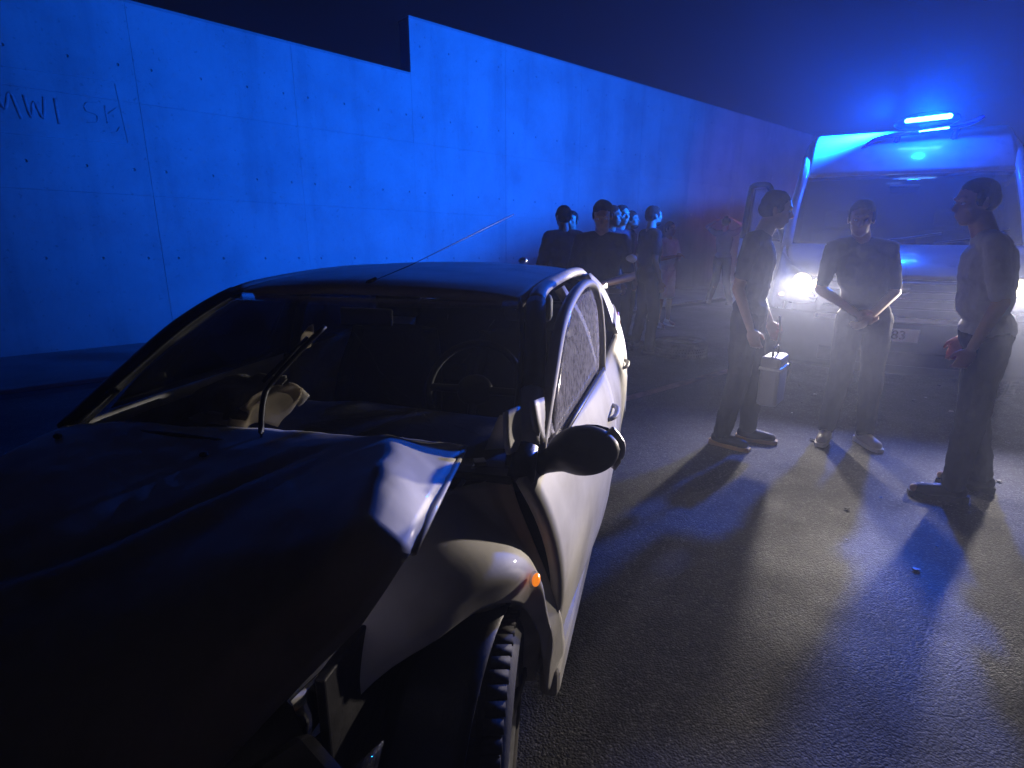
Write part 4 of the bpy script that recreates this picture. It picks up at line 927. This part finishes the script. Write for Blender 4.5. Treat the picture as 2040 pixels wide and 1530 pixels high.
person(2.42, 9.2, D(300), 1.62, "slight person in white shorts and pale top behind the loose tyre", C_LIGHT, C_WHITE, SHOE_W, group=GR, shorts=True, sole='sole_white',
       J=dict(elR=(.22, .05, 1.15), wrR=(.05, .22, 1.2), elL=(-.22, .05, 1.15), wrL=(-.05, .22, 1.22), anL=(-.2, -.1, .085)))
person(4.32, 12.1, D(60), 1.76, "man in greyish shirt far off by the wall, hands raised to his head", C_FAR, C_BLACK, SHOE_D,
       J=dict(elR=(.36, .03, 1.55), wrR=(.16, .0, 1.68), elL=(-.36, .03, 1.55), wrL=(-.16, .0, 1.68), anR=(.2, 0, .085), anL=(-.2, 0, .085), toR=(.24, .16, .035), toL=(-.24, .16, .035)))
person(3.36, 7.6, D(235), 1.75, "man in dark shirt seen through the window of the open van door", C_NAVY, C_BLACK, SHOE_D, fat=1.1, 
       J=dict(elR=(.25, .03, 1.13), wrR=(.06, .25, 1.18), elL=(-.25, .03, 1.13), wrL=(-.06, .24, 1.15)), thumbs={'R': (0, .2, 1), 'L': (0, .2, 1)})

# ------------------------------------------------------------------ things held and lying about
def rootpart(name, loc, rz, label, cat): return thing(name, loc, rz, label, cat)
ph = rootpart("phone", (.73, 4.66, 1.06), D(-8), "lit phone held up by the uniformed officer", "phone"); ph.rotation_euler.x = D(-50)
box("phone_body", (0, 0, 0), (.075, .009, .15), 'black', ph, None, .004); box("phone_screen", (0, -.0055, .01), (.062, .001, .055), 'phone_glow', ph, None, 0)
# arm patch and belt items on the officer are flat print parts
off = [o for o in COL.objects if o.name.startswith("person") and 'officer' in o.get('label', '')][0]
bm = bmesh.new(); ell_bm(bm, (-.235, .01, 1.27), (.062, .045, .04)); o = from_bm("arm_patch", bm, 'plate', off)
box("belt", (0, 0, 1.01), (.36, .25, .045), 'black', off, None, .02)
box("belt_buckle", (0, .13, 1.01), (.05, .01, .04), 'chrome', off, None, .003)
# carry case held low by the side-on man
cs = rootpart("carry_case", (1.79, 3.84, .38), D(-38), "pale carry case hanging from the hand of the side-on man", "case")
box("case_body", (0, 0, .13), (.13, .23, .34), mat("case_shell", (.26, .26, .28), .5, var=.1), cs, None, .02)
box("case_band", (0, 0, .22), (.136, .236, .02), 'alloy', cs, None, .004)
tube("case_handle", spline([(0, -.07, .30), (0, -.065, .345), (0, 0, .36), (0, .065, .345), (0, .07, .30)], 4), .009, 'black', cs, 6)
tube("carry_strap", spline([(0, .0, .36), (.01, .01, .46), (-.01, .02, .56)], 3), .008, 'alloy', cs, 6, .4)
# loose tyre
ty = rootpart("loose_tyre", (2.08, 7.0, .10), 0, "loose black car tyre lying flat on the road beside the dark-clothed man", "tyre")
o = from_bm("tyre_carcass", tyre_mesh(.32, .19), 'rubber', ty); o.rotation_euler = (0, D(90), 0)
bm = bmesh.new(); lathe_bm(bm, [(-.07, .2), (-.05, .17), (.05, .17), (.075, .2), (.06, .21), (-.06, .21)], 32); cyl_bm(bm, (.0, 0, 0), (.03, 0, 0), .17, 32)
o = from_bm("steel_rim", bm, 'dark_metal', ty); o.rotation_euler = (0, D(-90), 0)
# debris on the road
for i in range(26):
    a = random.uniform(1.0, 4.2); b = random.uniform(.6, 6.5); q = random.uniform(.008, .022)
    bm = bmesh.new()
    for j in range(5): 
        an = j * 1.256 + random.uniform(-.3, .3); bm.verts.new((math.cos(an) * q, math.sin(an) * q * random.uniform(.5, 1), 0))
    bm.verts.ensure_lookup_table(); f = bm.faces.new(bm.verts); r_ = bmesh.ops.extrude_face_region(bm, geom=[f])
    for v in [e for e in r_['geom'] if isinstance(e, bmesh.types.BMVert)]: v.co.z += q * .35
    bmesh.ops.recalc_face_normals(bm, faces=bm.faces)
    o = from_bm("debris_shard", bm, ['clearglass', 'paint', 'black'][i % 3] if i % 3 else 'chrome', None, smooth=False, loc=(b * .35 + a * .5, b * .8 + .4, .006)); o.rotation_euler = (0, 0, random.uniform(0, 6))
    tag(o, ["small shiny metal chip lying on the asphalt near the crash", "small white paint flake lying on the asphalt near the crash", "small black plastic shard lying on the asphalt near the crash"][i % 3], "debris", "crash shards scattered on the road")

# ------------------------------------------------------------------ haze
bm = bmesh.new(); bmesh.ops.create_cube(bm, size=1)
for v in bm.verts: v.co = Vector((v.co.x * 104 + 10, v.co.y * 99 + 22.5, v.co.z * 7.0 + 2.4))
hz = from_bm("haze", bm, None, smooth=False); tag(hz, "thin night haze hanging over the road", kind='stuff')
hm = bpy.data.materials.new("haze_air"); hm.use_nodes = True; n = hm.node_tree.nodes; n.remove(n["Principled BSDF"])
pv = n.new("ShaderNodeVolumePrincipled"); pv.inputs["Color"].default_value = (.62, .70, 1, 1); pv.inputs["Density"].default_value = HAZE; pv.inputs["Anisotropy"].default_value = .66
hm.node_tree.links.new(pv.outputs[0], n["Material Output"].inputs["Volume"]); hz.data.materials.append(hm)
